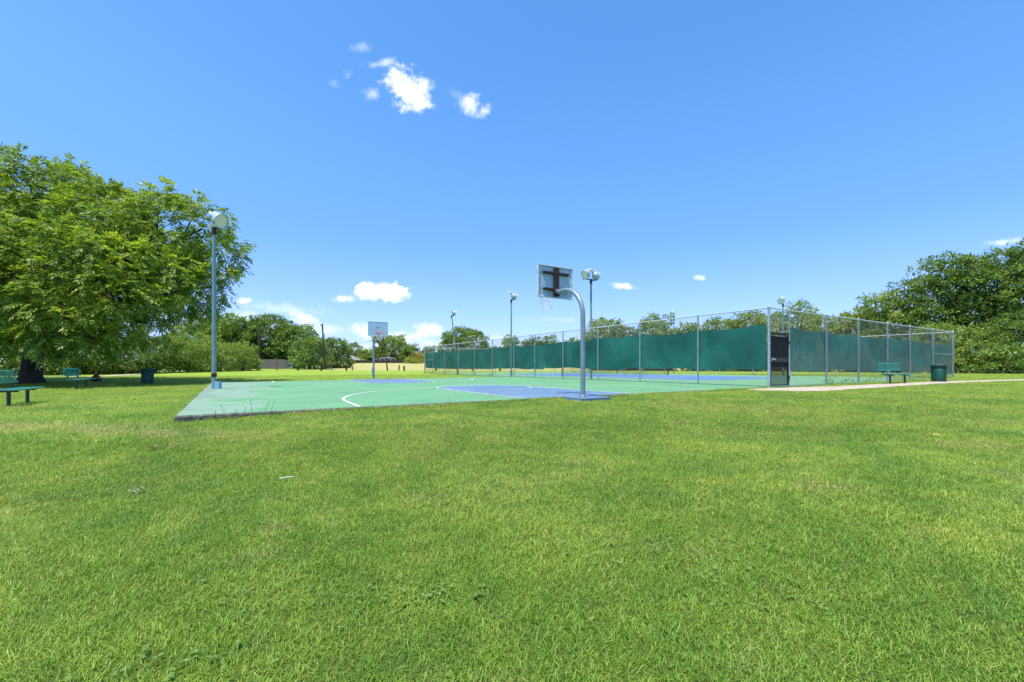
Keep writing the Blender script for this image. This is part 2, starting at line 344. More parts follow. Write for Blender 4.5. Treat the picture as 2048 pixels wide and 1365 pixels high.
def wood(name, c, scale=(18, 18, 1.2)):
    m, nt, b, N, L = mat_(name); tc = N('ShaderNodeTexCoord'); mp = N('ShaderNodeMapping'); mp.inputs['Scale'].default_value = scale; L(tc.outputs['Object'], mp.inputs[0])
    n = noise_n(N, L, mp.outputs[0], 1., 6, .7); r = ramp(N, [(.25, tuple(x * .5 for x in c)), (.5, c), (.8, tuple(min(1, x * 1.5) for x in c))]); L(n, r.inputs[0])
    L(r.outputs[0], b.inputs['Base Color']); b.inputs['Roughness'].default_value = .9; b.inputs['Specular IOR Level'].default_value = .1; return m
def bark(name, c):
    m, nt, b, N, L = mat_(name); tc = N('ShaderNodeTexCoord'); mp = N('ShaderNodeMapping'); mp.inputs['Scale'].default_value = (7, 7, 1.6); L(tc.outputs['Object'], mp.inputs[0])
    n = noise_n(N, L, mp.outputs[0], 1.2, 8, .7, .6); r = ramp(N, [(.3, tuple(x * .4 for x in c)), (.7, tuple(x * 1.4 for x in c))]); L(n, r.inputs[0])
    L(r.outputs[0], b.inputs['Base Color']); b.inputs['Roughness'].default_value = .95; bp = N('ShaderNodeBump'); bp.inputs['Strength'].default_value = .9; bp.inputs['Distance'].default_value = .06
    L(n, bp.inputs['Height']); L(bp.outputs[0], b.inputs['Normal']); return m

M = {}
M['ground'] = ground_mat(); M['blade'] = blade_mat()
M['court_green'] = court_mat('court_green', (.124, .298, .142), True); M['court_blue'] = court_mat('court_blue', (.118, .195, .285)); M['tennis_green'] = court_mat('tennis_green', (.150, .315, .155))
M['tennis_blue'] = court_mat('tennis_blue', (.095, .195, .36)); M['line'] = paint('line_white', (.60, .60, .58), .7, 0, .12, 3, (.36, .46, .38), .25, 2.)
M['concrete'] = paint('slab_concrete', (.085, .080, .066), .95, 0, .5, 9, (.26, .25, .22), .45, 4., .5)
M['path'] = paint('path_concrete', (.44, .36, .265), .95, 0, .16, 3.5, (.33, .27, .19), .5, 1.2, .4)
M['galv'] = paint('galvanised', (.34, .42, .46), .45, .35, .14, 9, (.24, .27, .27), .35, 4.); M['galv_light'] = paint('galvanised_rail', (.50, .54, .54), .45, .3, .12, 9)
M['wire'] = paint('chain_wire', (.13, .145, .135), .55, .15, .15, 9); M['pole_teal'] = paint('pole_teal', (.18, .285, .285), .5, .15, .14, 5, (.25, .27, .26), .35, 3.)
M['rust'] = paint('rust', (.036, .019, .016), .9, 0, .35, 12, (.10, .045, .028), .25, 8.); M['board'] = paint('board_paint', (.40, .55, .62), .5, 0, .06, 3, (.33, .46, .51), .4, 5.)
M['trim'] = paint('board_trim', (.56, .62, .63), .5, .1, .1, 6, (.24, .19, .14), .3, 9.); M['orange'] = paint('rim_orange', (.62, .075, .03), .45, 0, .15, 9); M['net'] = paint('net_cord', (.72, .72, .70), .9, 0, .08)
M['hoop_steel'] = paint('hoop_steel', (.21, .28, .31), .4, .3, .14, 5, (.30, .36, .37), .4, 3.)
M['lamp_white'] = paint('lamp_white', (.68, .71, .71), .4, .1, .08, 5); M['lamp_green'] = paint('lamp_shell', (.40, .48, .47), .4, .25, .12, 6)
M['lens'] = paint('lamp_lens', (.88, .72, .50), .55, 0, .05, 5); M['bench'] = paint('bench_green', (.022, .265, .195), .35, 0, .2, 8, (.07, .33, .26), .3, 6.)
M['bench_dark'] = paint('bench_post', (.035, .030, .028), .5, 0, .3, 9, (.10, .06, .04), .3, 12.); M['bin'] = paint('bin_green', (.010, .085, .060), .4, 0, .2, 7); M['bin_blue'] = paint('bin_teal', (.008, .085, .062), .45, 0, .2, 7)
M['black'] = paint('black_steel', (.016, .016, .018), .45, .2, .25, 9); M['wood_grey'] = wood('weathered_boards', (.15, .14, .125)); M['wood_pole'] = wood('creosote_pole', (.10, .065, .045)); M['wood_pale'] = wood('pale_post', (.30, .28, .24)); M['wood_dark'] = wood('dark_post', (.05, .042, .033))
M['bark'] = bark('bark', (.055, .046, .038)); M['bark_pale'] = bark('bark_pale', (.13, .11, .09))
M['leaf_pecan'] = leafy('leaf_pecan', [(0.037, 0.076, 0.021), (0.130, 0.204, 0.033), (0.286, 0.366, 0.049), (0.525, 0.576, 0.081)], .46, .40, .35)
M['leaf_dark'] = leafy('leaf_dark', [(0.038, 0.082, 0.027), (0.110, 0.181, 0.040), (0.208, 0.287, 0.051), (0.372, 0.428, 0.078)], .42, .42, .25)
M['leaf_mid'] = leafy('leaf_mid', [(0.049, 0.101, 0.030), (0.145, 0.222, 0.047), (0.260, 0.332, 0.057), (0.422, 0.476, 0.085)], .44, .45, .2)
M['leaf_yellow'] = leafy('leaf_yellow', [(0.106, 0.164, 0.046), (0.194, 0.264, 0.052), (0.286, 0.335, 0.062), (0.412, 0.432, 0.076)], .36, .45, .25)
M['leaf_silver'] = leafy('leaf_silver', [(.086, .128, .055), (.146, .201, .086), (.219, .274, .134), (.329, .365, .207)], .3, .5, .3)
M['leaf_vine'] = leafy('leaf_vine', [(0.060, 0.110, 0.024), (0.142, 0.219, 0.045), (0.242, 0.322, 0.065), (0.384, 0.456, 0.120)], .32, .4, .4)
M['leaf_ripe'] = leafy('leaf_ripe', [(.132, .143, .017), (.253, .220, .022), (.374, .286, .028), (.440, .330, .033)], .3, .5, .4)
M['skin'] = paint('skin', (.30, .155, .10), .6, 0, .06); M['hair'] = paint('hair', (.012, .009, .008), .6, 0, .2); M['shirt'] = paint('red_shirt', (.34, .012, .03), .8, 0, .12); M['trousers'] = paint('dark_trousers', (.010, .010, .013), .8, 0, .2)
M['box_blue'] = paint('box_blue', (.20, .40, .50), .5, .1, .1, 9); M['roof_dark'] = paint('roof_dark', (.10, .11, .125), .9, 0, .1, 2); M['roof'] = paint('roof_grey', (.27, .27, .265), .9, 0, .1, 2); M['wall_pink'] = paint('wall_pale', (.50, .40, .36), .9, 0, .08, 2); M['wall_grey'] = paint('wall_bluegrey', (.24, .27, .31), .9, 0, .1, 2); M['glass'] = paint('dark_glass', (.02, .025, .03), .1)
M['cable'] = paint('cable', (.10, .10, .10), .6); M['stick'] = paint('stick', (.55, .50, .42), .8); M['paleleaf'] = paint('pale_leaf', (.34, .31, .20), .8, 0, .3, 40); M['deadleaf'] = paint('dead_leaf', (.22, .15, .075), .8, 0, .5, 30); M['yellowleaf'] = paint('yellow_leaf', (.48, .42, .07), .7, 0, .2, 30); M['redpiece'] = paint('red_piece', (.42, .07, .05), .6)

# ------------------------------------------------------------------ ground, slab, courts, paths
SLAB_XY = [(p.x, p.y) for p in SLAB]
TEN = [tv(-.12, -.12), tv(-.12, 22.3), tv(39.4, 22.3), tv(39.4, -.12)]; TEN_XY = [(p.x, p.y) for p in TEN]
PATH_C = [at(1498, 14.9), at(1585, 15.0), at(1690, 16.4), at(1800, 18.6), at(1915, 21.0), at(2035, 23.3), at(2140, 25.8), at(2300, 30.5)]
PATH_W = [.30, .95, .70, .60, .56, .52, .5, .5]
FAR_C = [at(60, 36), at(140, 38.5), at(195, 41), at(280, 49), at(360, 60), at(440, 66), at(520, 70)]
def spline(pts, n=8):
    out = []
    for i in range(len(pts) - 1):
        p0, p1, p2, p3 = pts[max(i - 1, 0)], pts[i], pts[i + 1], pts[min(i + 2, len(pts) - 1)]
        for k in range(n):
            t = k / n; out.append(.5 * ((2 * p1) + (p2 - p0) * t + (2 * p0 - 5 * p1 + 4 * p2 - p3) * t * t + (3 * p1 - p0 - 3 * p2 + p3) * t ** 3))
    out.append(pts[-1]); return out
PC = spline([Vector((p.x, p.y, w)) for p, w in zip(PATH_C, PATH_W)])
def path_edges(pc):
    Ls, Rs = [], []
    for i, p in enumerate(pc):
        t = pc[min(i + 1, len(pc) - 1)] - pc[max(i - 1, 0)]; t.z = 0; t.normalize(); n = Vector((-t.y, t.x, 0)); w = p.z
        q = Vector((p.x, p.y, 0)); j = .05 * math.sin(i * 1.7) ; Ls.append(q + n * (w + j)); Rs.append(q - n * (w + .05 * math.sin(i * 2.3 + 1)))
    return Ls, Rs
PL, PR = path_edges(PC); PATH_XY = [(p.x, p.y) for p in PL] + [(p.x, p.y) for p in reversed(PR)]
def build_ground():
    rs = np.concatenate([[0], np.geomspace(.6, 12, 70), np.geomspace(12.3, 90, 110), np.geomspace(93, 2500, 40)]); na = 300
    fr = np.linspace(-1, 1, na, endpoint=False); ang = np.pi / 2 + np.pi * (fr * .55 + .45 * fr ** 3)
    A, B = np.meshgrid(ang, rs); X = B * np.cos(A); Y = B * np.sin(A); Z = ground_z(X, Y)
    s = in_poly(X, Y, SLAB_XY) | in_poly(X, Y, TEN_XY)
    Z = np.where(s, np.minimum(Z, -.22), Z)
    nr = len(rs); v = np.stack([X, Y, Z], -1).reshape(-1, 3)
    i, k = np.meshgrid(np.arange(nr - 1), np.arange(na), indexing='ij'); k2 = (k + 1) % na
    q = np.stack([i * na + k, i * na + k2, (i + 1) * na + k2, (i + 1) * na + k], -1).reshape(-1, 4)[:, ::-1]
    struct(link('ground', np_mesh('ground', v, q, True), M['ground']))
build_ground()

def grid_sheet(corners, nu, nv, zf, dz=0.):
    a, b, c, d = corners; vs = []
    for j in range(nv + 1):
        for i in range(nu + 1):
            p = (a.lerp(b, i / nu)).lerp(d.lerp(c, i / nu), j / nv); vs.append((p.x, p.y, zf(p.x, p.y) + dz))
    fs = [(j * (nu + 1) + i, j * (nu + 1) + i + 1, (j + 1) * (nu + 1) + i + 1, (j + 1) * (nu + 1) + i) for j in range(nv) for i in range(nu)]
    return vs, fs
def build_slab():
    nu, nv = 60, 60; vs, fs = grid_sheet(SLAB, nu, nv, lambda x, y: float(slab_z(x, y)))
    rng = random.Random(3)
    m = MB(); m._add(vs, fs)
    o = struct(m.build('basketball_court', M['court_green']))
    # rough concrete edge round the slab: a kerb 0.14 m deep with a chipped top arris
    e = MB(); ring = [i for i in range(nu + 1)] + [(j * (nu + 1) + nu) for j in range(1, nv + 1)] + [nv * (nu + 1) + i for i in range(nu - 1, -1, -1)] + [j * (nu + 1) for j in range(nv - 1, 0, -1)]
    c = sum((Vector(p) for p in SLAB), Vector()) / 4; top = []; mid = []; bot = []
    for idx in ring:
        p = Vector(vs[idx]); d = (p - c); d.z = 0; d.normalize(); j = rng.uniform(0, .012)
        top.append(p); mid.append(p + d * (.035 + j) + Vector((0, 0, -.02 - rng.uniform(0, .015)))); bot.append(p + d * (.05 + j) + Vector((0, 0, -.34)))
    n = len(ring); e._add(top + mid + bot, [(a, a + n, (a + 1) % n + n, (a + 1) % n) for a in range(n)] + [(a + n, a + 2 * n, (a + 1) % n + 2 * n, (a + 1) % n + n) for a in range(n)])
    struct(e.build('court_edge', M['concrete']))
    # pad under the near hoop
    pd = MB(); pc = Vector((1.93, 11.02, 0)); rot = Matrix.Rotation(math.atan2(V.y, V.x), 4, 'Z')
    pd.box(pc + Vector((0, 0, -.17)), (.95, .80, .33), rot, .012); struct(pd.build('hoop_pad', M['court_blue']))
build_slab()
def strip(pts, w, zf, dz, closed=False):
    pts = [Vector(p) for p in pts]; n = len(pts); vs = []; fs = []
    for i, p in enumerate(pts):
        if closed: t = pts[(i + 1) % n] - pts[(i - 1) % n]
        else: t = pts[min(i + 1, n - 1)] - pts[max(i - 1, 0)]
        t.z = 0; t.normalize(); nn = Vector((-t.y, t.x, 0)) * w / 2
        for q in (p + nn, p - nn): vs.append((q.x, q.y, zf(q.x, q.y) + dz))
    for i in range(n if closed else n - 1): k = (i + 1) % n; fs.append((2 * i, 2 * i + 1, 2 * k + 1, 2 * k))
    return vs, fs
def dens(pts, step=.3):
    out = []
    for a, b in zip(pts[:-1], pts[1:]):
        n = max(1, int((b - a).length / step)); out += [a.lerp(b, i / n) for i in range(n)]
    return out + [pts[-1]]
SZ = lambda x, y: float(slab_z(x, y))
def key_and_arc(base, d, s):
    """base: middle of the baseline; d: into the court; s: across"""
    P = lambda a, b: base + d * a + s * b
    hw = 1.83; ft = 5.8
    arc = [P(ft + hw * math.sin(t), -hw * math.cos(t)) for t in np.linspace(0, math.pi, 33)]
    outline = dens([P(.02, -hw), P(ft, -hw)]) + arc[1:-1] + dens([P(ft, hw), P(.02, hw)])
    # blue fill as a fan of quads across
    m = MB(); rows = [(a, hw) for a in np.linspace(.0, ft, 18)] + [(ft + hw * math.sin(t), hw * math.cos(t)) for t in np.linspace(.05, math.pi / 2 - .02, 14)]
    vs = []; fs = []
    for a, h in rows:
        for k in range(9): p = P(a, -h + 2 * h * k / 8); vs.append((p.x, p.y, SZ(p.x, p.y) + .004))
    for i in range(len(rows) - 1):
        for k in range(8): fs.append((i * 9 + k, i * 9 + k + 1, (i + 1) * 9 + k + 1, (i + 1) * 9 + k))
    m._add(vs, fs); struct(m.build('key_area', M['court_blue']))
    l = MB(); l._add(*strip(outline, .06, SZ, .008))
    for k in range(0, 12, 2):   # dashed inner half circle
        l._add(*strip([P(ft - hw * math.sin(t), -hw * math.cos(t)) for t in np.linspace(math.pi * (k + .5) / 12, math.pi * (k + 1.5) / 12, 6)], .055, SZ, .008))
    for a in (1.9, 3.0, 3.9, 4.8):
        for sg in (-1, 1): l._add(*strip([P(a, sg * (hw + .03)), P(a, sg * (hw + .2))], .07, SZ, .0085))
    Rr, c = 5.82, 1.45
    three = dens([P(.02, -Rr), P(c, -Rr)]) + [P(c + Rr * math.sin(t), -Rr * math.cos(t)) for t in np.linspace(0, math.pi, 65)][1:-1] + dens([P(c, Rr), P(.02, Rr)])
    l._add(*strip(three, .07, SZ, .006)); struct(l.build('court_lines', M['line']))
nb = Vector((1.92, 11.53, 0)); fb = Vector((-9.0, 27.68, 0))
key_and_arc(nb, U, V)
key_and_arc(fb + U * .05, -U, -V)
def build_tennis():
    m = MB(); vs, fs = grid_sheet(TEN, 40, 40, lambda x, y: 0.0, -.006); m._add(vs, fs)
    for a, b in zip(TEN, TEN[1:] + TEN[:1]): m._add([(a.x, a.y, -.006), (b.x, b.y, -.006), (b.x, b.y, -.3), (a.x, a.y, -.3)], [(0, 1, 2, 3)])
    struct(m.build('tennis_court', M['tennis_green']))
    T = lambda t, s: tv(6.3 + t, 5.0 + s); Lc, Wc = 23.77, 10.97; zf = lambda x, y: 0.
    m = MB(); m._add(*grid_sheet([T(-.05, -.05), T(-.05, Wc + .05), T(Lc + .05, Wc + .05), T(Lc + .05, -.05)], 20, 20, zf, .001)); struct(m.build('tennis_playing_area', M['tennis_blue']))
    l = MB()
    for a, b in [((0, 0), (0, Wc)), ((Lc, 0), (Lc, Wc)), ((0, 0), (Lc, 0)), ((0, Wc), (Lc, Wc)), ((0, 1.37), (Lc, 1.37)), ((0, Wc - 1.37), (Lc, Wc - 1.37)), ((5.485, 1.37), (5.485, Wc - 1.37)), ((18.285, 1.37), (18.285, Wc - 1.37)), ((5.485, Wc / 2), (18.285, Wc / 2))]:
        l._add(*strip([T(*a), T(*b)], .07, zf, .005))
    struct(l.build('tennis_lines', M['line']))
    # net
    root = empty('tennis_net', T(Lc / 2, 0), math.atan2(V.y, V.x), 'dark sagging tennis net with white top tape across the blue court', 'tennis net')
    for x in (-.9, Wc + .9): MB().tube([(x, 0, 0), (x, 0, 1.09)], .055, 12).build('post', M['bench_dark'], root)
    n = MB(); W = Wc + 1.8; sag = lambda x: 1.05 - .12 * (1 - ((x - Wc / 2) / (W / 2)) ** 2)
    for k in range(int(W / .12)): x = -.85 + k * .12; n.tube([(x, 0, .03), (x, 0, sag(x))], .006, 3, False)
    for k in range(9): n.tube([(-.88 + W * i / 12 * .995, 0, .04 + (sag(-.88 + W * i / 12) - .06) * k / 8) for i in range(13)], .006, 3, False)
    n.build('netting', M['black'], root)
    t = MB()
    for i in range(24):
        x0, x1 = -.86 + (W - .08) * i / 24, -.86 + (W - .08) * (i + 1) / 24; z0, z1 = sag(x0), sag(x1)
        t._add([(x0, -.009, z0 - .05), (x1, -.009, z1 - .05), (x1, -.009, z1), (x0, -.009, z0), (x0, .009, z0 - .05), (x1, .009, z1 - .05), (x1, .009, z1), (x0, .009, z0)], [(0, 1, 2, 3), (5, 4, 7, 6), (3, 2, 6, 7), (1, 0, 4, 5)])
    t.build('top_tape', M['line'], root)
    MB().box((Wc / 2, -.014, .47), (.05, .008, .9)).build('centre_strap', M['line'], root)
build_tennis()
def build_path(name, Ls, Rs, dz=.02):
    m = MB(); n = len(Ls); vs = []
    for a, b in zip(Ls, Rs):
        z = max(gz(a.x, a.y), gz(b.x, b.y), gz((a.x + b.x) / 2, (a.y + b.y) / 2)) + dz
        vs += [(a.x, a.y, z), (b.x, b.y, z), (a.x, a.y, z - .2), (b.x, b.y, z - .2)]
    fs = []
    for i in range(n - 1): o = 4 * i; fs += [(o, o + 1, o + 5, o + 4), (o, o + 4, o + 6, o + 2), (o + 1, o + 3, o + 7, o + 5)]
    m._add(vs, fs); struct(m.build(name, M['path']))
build_path('path', PL, PR)
fc = spline([Vector((p.x, p.y, .75)) for p in FAR_C], 4); FL_, FR_ = path_edges(fc); build_path('park_path', FL_, FR_, .03)

# ------------------------------------------------------------------ grass
def build_grass():
    rng = np.random.default_rng(5); tc = bpy.data.collections.new('grass_tufts')
    for kind in range(6):
        V_, Q_ = [], []; nb_ = 15 if kind < 5 else 10
        for b in range(nb_):
            a = rng.uniform(0, 2 * np.pi); rr = .055 * np.sqrt(rng.random()); x0, y0 = rr * np.cos(a), rr * np.sin(a)
            ln = rng.uniform(.018, .043) * (1.2 if kind == 4 else 1.); w = rng.uniform(.0019, .0040); d = rng.uniform(0, 2 * np.pi); bend = rng.uniform(.5, 1.75)
            sx, sy = -np.sin(d) * w / 2, np.cos(d) * w / 2; o = len(V_)
            for t, wf in ((0, 1), (.5, .85), (.85, .5), (1., .05)):
                th = bend * t * .95; hh = ln * t * math.cos(th * .8); out = ln * t * math.sin(th)
                px, py = x0 + math.cos(d) * out, y0 + math.sin(d) * out
                V_ += [(px + sx * wf, py + sy * wf, hh - .006), (px - sx * wf, py - sy * wf, hh - .006)]
            for i in range(3): Q_.append((o + 2 * i, o + 2 * i + 1, o + 2 * i + 3, o + 2 * i + 2))
        me = np_mesh('grass_tuft', np.array(V_), np.array(Q_), True); me.materials.append(M['blade']); ob = bpy.data.objects.new('grass_tuft', me); tc.objects.link(ob)
    P, S = [], []
    for d0, d1, den, sc in ((1.2, 3.2, 1300, .95), (3.2, 6, 850, 1.02), (6, 10, 440, 1.15), (10, 16, 200, 1.4), (16, 26, 55, 1.9), (26, 42, 18, 2.4)):
        area = 1.26 * (d1 * d1 - d0 * d0); n = int(area * den)
        D = np.sqrt(rng.random(n) * (d1 * d1 - d0 * d0) + d0 * d0); X = rng.uniform(-1.26, 1.26, n) * D
        P.append(np.stack([X, D], -1)); S.append(np.full(n, sc))
    # uncut fringe along the slab edge
    for a, b, n in ((SLAB[0], SLAB[1], 1500), (SLAB[0], SLAB[3], 1500), (SLAB[3], SLAB[2], 300), (tv(20.3, -.2), tv(39, -.2), 500), (tv(-.25, 2), tv(-.25, 22), 500)):
        t = rng.random(n) ** .8; dirn = (b - a).normalized(); nr = Vector((dirn.y, -dirn.x, 0))
        if a is SLAB[0] and b is SLAB[3] or a is SLAB[3]: nr = -nr
        if b.y > 40: nr = -V
        off = .06 + np.abs(rng.normal(0, .07, n)); q = np.stack([a.x + (b.x - a.x) * t + nr.x * off, a.y + (b.y - a.y) * t + nr.y * off], -1)
        P.append(q); S.append(rng.uniform(1.3, 2.6, n))
    # longer, coarser growth left of the slab
    n = 26000; t = rng.random(n); D = 5.2 + 12 * rng.random(n); off = rng.random(n) * 5.5
    X = -5.57 - .673 * (D - 7.02) - .05 - off; P.append(np.stack([X, D], -1)); S.append(rng.uniform(1.3, 2.1, n))
    P = np.concatenate(P); S = np.concatenate(S)
    keep = ~(in_poly(P[:, 0], P[:, 1], SLAB_XY) | in_poly(P[:, 0], P[:, 1], TEN_XY) | in_poly(P[:, 0], P[:, 1], PATH_XY))
    pc = Vector((1.93, 11.02, 0)); dx = P[:, 0] - pc.x; dy = P[:, 1] - pc.y
    keep &= ~((np.abs(dx * V.x + dy * V.y) < .6) & (np.abs(dx * U.x + dy * U.y) < .5))
    P, S = P[keep], S[keep]; S = S * rng.uniform(.75, 1.25, len(S)); Z = ground_z(P[:, 0], P[:, 1])
    me = bpy.data.meshes.new('grass'); me.vertices.add(len(P)); me.vertices.foreach_set('co', np.stack([P[:, 0], P[:, 1], Z], -1).astype(np.float32).ravel())
    at_ = me.attributes.new('tuft_scale', 'FLOAT', 'POINT'); at_.data.foreach_set('value', S.astype(np.float32))
    o = link('grass', me, None); struct(o, 'stuff')
    ng = bpy.data.node_groups.new('grass_nodes', 'GeometryNodeTree'); ng.interface.new_socket('Geometry', in_out='INPUT', socket_type='NodeSocketGeometry'); ng.interface.new_socket('Geometry', in_out='OUTPUT', socket_type='NodeSocketGeometry')
    N = ng.nodes.new; L = ng.links.new; gi = N('NodeGroupInput'); go = N('NodeGroupOutput'); ip = N('GeometryNodeInstanceOnPoints'); ci = N('GeometryNodeCollectionInfo'); ci.inputs[0].default_value = tc
    ci.inputs['Separate Children'].default_value = True; ci.inputs['Reset Children'].default_value = True
    L(gi.outputs[0], ip.inputs['Points']); L(ci.outputs[0], ip.inputs['Instance']); ip.inputs['Pick Instance'].default_value = True
    ri = N('FunctionNodeRandomValue'); ri.data_type = 'INT'; ri.inputs[4].default_value = 0; ri.inputs[5].default_value = 5; L(ri.outputs[2], ip.inputs['Instance Index'])
    rr = N('FunctionNodeRandomValue'); rr.data_type = 'FLOAT_VECTOR'; rr.inputs[0].default_value = (-.25, -.25, 0); rr.inputs[1].default_value = (.25, .25, 6.283); L(rr.outputs[0], ip.inputs['Rotation'])
    na = N('GeometryNodeInputNamedAttribute'); na.data_type = 'FLOAT'; na.inputs[0].default_value = 'tuft_scale'; L(na.outputs[0], ip.inputs['Scale'])
    L(ip.outputs[0], go.inputs[0]); md = o.modifiers.new('grass', 'NODES'); md.node_group = ng
build_grass()

# ------------------------------------------------------------------ trees
def nrm(a): return a / (np.linalg.norm(a, axis=-1, keepdims=True) + 1e-9)
def quads_from(p, d, s, l, w, lift):
    """diamond leaves: base p, direction d, side s"""
    l = l[:, None]; w = w[:, None]; n = np.cross(d, s); m = p + d * l * .42 + n * (w * lift)
    v = np.stack([p, m + s * w / 2, p + d * l, m - s * w / 2], 1).reshape(-1, 3); return v
def crown_points(lobes, density, rng, gap):
    """clump centres on the outer shell of the lobes, kept a gap apart so that dark hollows stay between them"""
    pts, rel, who = [], [], []
    L = np.array([[*l[:3], *(l[3:] if len(l) > 4 else (l[3],) * 3)] for l in lobes])
    for i, l in enumerate(L):
        c, r = l[:3], l[3:]; A = 4 * np.pi * (np.prod(r) ** (2 / 3)); n = max(6, int(A * density)); d = nrm(rng.normal(size=(n, 3)))
        f = .62 + .40 * np.sqrt(rng.random(n)); f[rng.random(n) < .10] *= 1.12; p = c + d * r * f[:, None]
        ok = np.ones(n, bool)
        for j, q in enumerate(L):
            if j != i: ok &= np.linalg.norm((p - q[:3]) / q[3:], axis=1) > .66
        pts.append(p[ok]); rel.append(d[ok]); who += [i] * int(ok.sum())
    P, D_, W = np.concatenate(pts), np.concatenate(rel), np.array(who)
    order = rng.permutation(len(P)); keep = []; K = np.empty((0, 3)); g = gap * rng.uniform(.8, 1.35, len(P))
    for k in order:
        if len(K) == 0 or np.min(((K - P[k]) ** 2).sum(1)) > g[k] ** 2: K = np.vstack([K, P[k]]); keep.append(k)
    keep = np.array(keep); return P[keep], D_[keep], W[keep]
def crown_mesh(name, lobes, rng, density=1.2, clump=.8, per=16, kind='leaf', ll=.3, lw=.15, zmin=None, droop=.30, gapf=1.10):
    P, Dn, who = crown_points(lobes, density, rng, clump * gapf); n = len(P); cr = clump * rng.uniform(.65, 1.2, n)
    idx = np.repeat(np.arange(n), per); N = len(idx)
    off = nrm(rng.normal(size=(N, 3))) * (cr[idx] * (.25 + .75 * rng.random(N) ** .5))[:, None]; off[:, 2] *= .62
    b = P[idx] + off; out = nrm(Dn[idx] * .7 + nrm(off) * .6)
    if zmin is not None:
        k = b[:, 2] > zmin; b, out, idx = b[k], out[k], idx[k]; N = len(b)
    if kind == 'pinnate':
        d = nrm(out * .75 + rng.normal(size=(N, 3)) * .45 + np.array([0, 0, -droop])); s = nrm(np.cross(d, np.array([0, 0, 1.]) + rng.normal(size=(N, 3)) * .35))
        Lr = ll * rng.uniform(.75, 1.25, N); vs = []
        for t, sg in [(.30, 1), (.30, -1), (.52, 1), (.52, -1), (.74, 1), (.74, -1), (.92, 1), (.92, -1), (1., 0)]:
            p = b + d * (Lr * t)[:, None] + np.array([0, 0, -1.]) * (Lr * .30 * t * t)[:, None]
            if sg: ld = nrm(s * sg * .8 + d * .65 + np.array([0, 0, -.28]) + rng.normal(size=(N, 3)) * .12)
            else: ld = nrm(d + np.array([0, 0, -.5]))
            sd_ = nrm(np.cross(ld, np.cross(d, s) + rng.normal(size=(N, 3)) * .3)); vs.append(quads_from(p, ld, sd_, Lr * .46 * rng.uniform(.8, 1.15, N), Lr * .17, .12).reshape(N, 4, 3))
        v = np.stack(vs, 1).reshape(-1, 3)
    else:
        d = nrm(out * .8 + rng.normal(size=(N, 3)) * .6 + np.array([0, 0, -droop])); s = nrm(np.cross(d, np.array([0, 0, 1.]) + rng.normal(size=(N, 3)) * .6))
        v = quads_from(b, d, s, ll * rng.uniform(.6, 1.3, N), lw * rng.uniform(.7, 1.3, N), .15)
    q = np.arange(len(v)).reshape(-1, 4)
    return np_mesh(name, v, q), P, who
def curve3(a, b, bow, n=7):
    a, b = Vector(a), Vector(b); m = (a + b) / 2 + Vector(bow); return [a * (1 - t) ** 2 + m * 2 * t * (1 - t) + b * t * t for t in [i / n for i in range(n + 1)]]
def tree(name, label, cat, base, lobes, leaf, seed, trunk_r=.2, fork=.35, group=None, stems=1, barkm='bark', branches=.25, zmin=None, **kw):
    """base: world; lobes in world metres"""
    rng = np.random.default_rng(seed); pr = random.Random(seed)
    root = empty(name, base, 0, label, cat, group); bx = np.array([base[0], base[1], base[2]])
    lob = [(l[0] - bx[0], l[1] - bx[1], l[2] - bx[2], *l[3:]) for l in lobes]
    me, P, who = crown_mesh(name + '_crown', lob, rng, zmin=zmin, **kw); link('crown', me, M[leaf], root)
    top = max(l[2] for l in lob); fk = top * fork; t = MB(); cx = sum(l[0] for l in lob) / len(lob); cy = sum(l[1] for l in lob) / len(lob)
    if stems == 1:
        t.tube([(0, 0, -.25), (0, 0, .05), (0, 0, .35 * trunk_r * 3), (cx * .04, cy * .04, fk * .55), (cx * .1, cy * .1, fk)], [trunk_r * 1.7, trunk_r * 1.45, trunk_r * 1.1, trunk_r * .95, trunk_r * .85], 12)
        org = [Vector((cx * .1, cy * .1, fk))]
    else:
        org = []
        for k in range(stems):
            a = 6.28 * k / stems + pr.random(); e = Vector((math.cos(a) * trunk_r * 4, math.sin(a) * trunk_r * 4, fk)); t.tube([(math.cos(a) * trunk_r, math.sin(a) * trunk_r, -.2), e * .5, e], [trunk_r, trunk_r * .7, trunk_r * .5], 7); org.append(e)
    for i, l in enumerate(lob):
        o = org[i % len(org)] - Vector((0, 0, pr.random() * fk * .3)); c = Vector(l[:3]); r0 = trunk_r * (.5 if stems == 1 else .32)
        t.tube(curve3(o, c, (0, 0, (c - o).length * .12)), [r0 * (1 - .78 * k / 7) for k in range(8)], 7, False)
        ids = np.nonzero(who == i)[0]; pr.shuffle(ids_l := list(ids))
        for j in ids_l[:int(len(ids_l) * branches)]:
            s = o.lerp(c, pr.uniform(.55, 1.)) + Vector((0, 0, .12 * (c - o).length * .4)); t.tube(curve3(s, P[j], (pr.uniform(-.2, .2), pr.uniform(-.2, .2), .15), 4), [r0 * .2, r0 * .17, r0 * .13, r0 * .08, r0 * .04], 4, False)
    t.build('trunk', M[barkm], root); return root

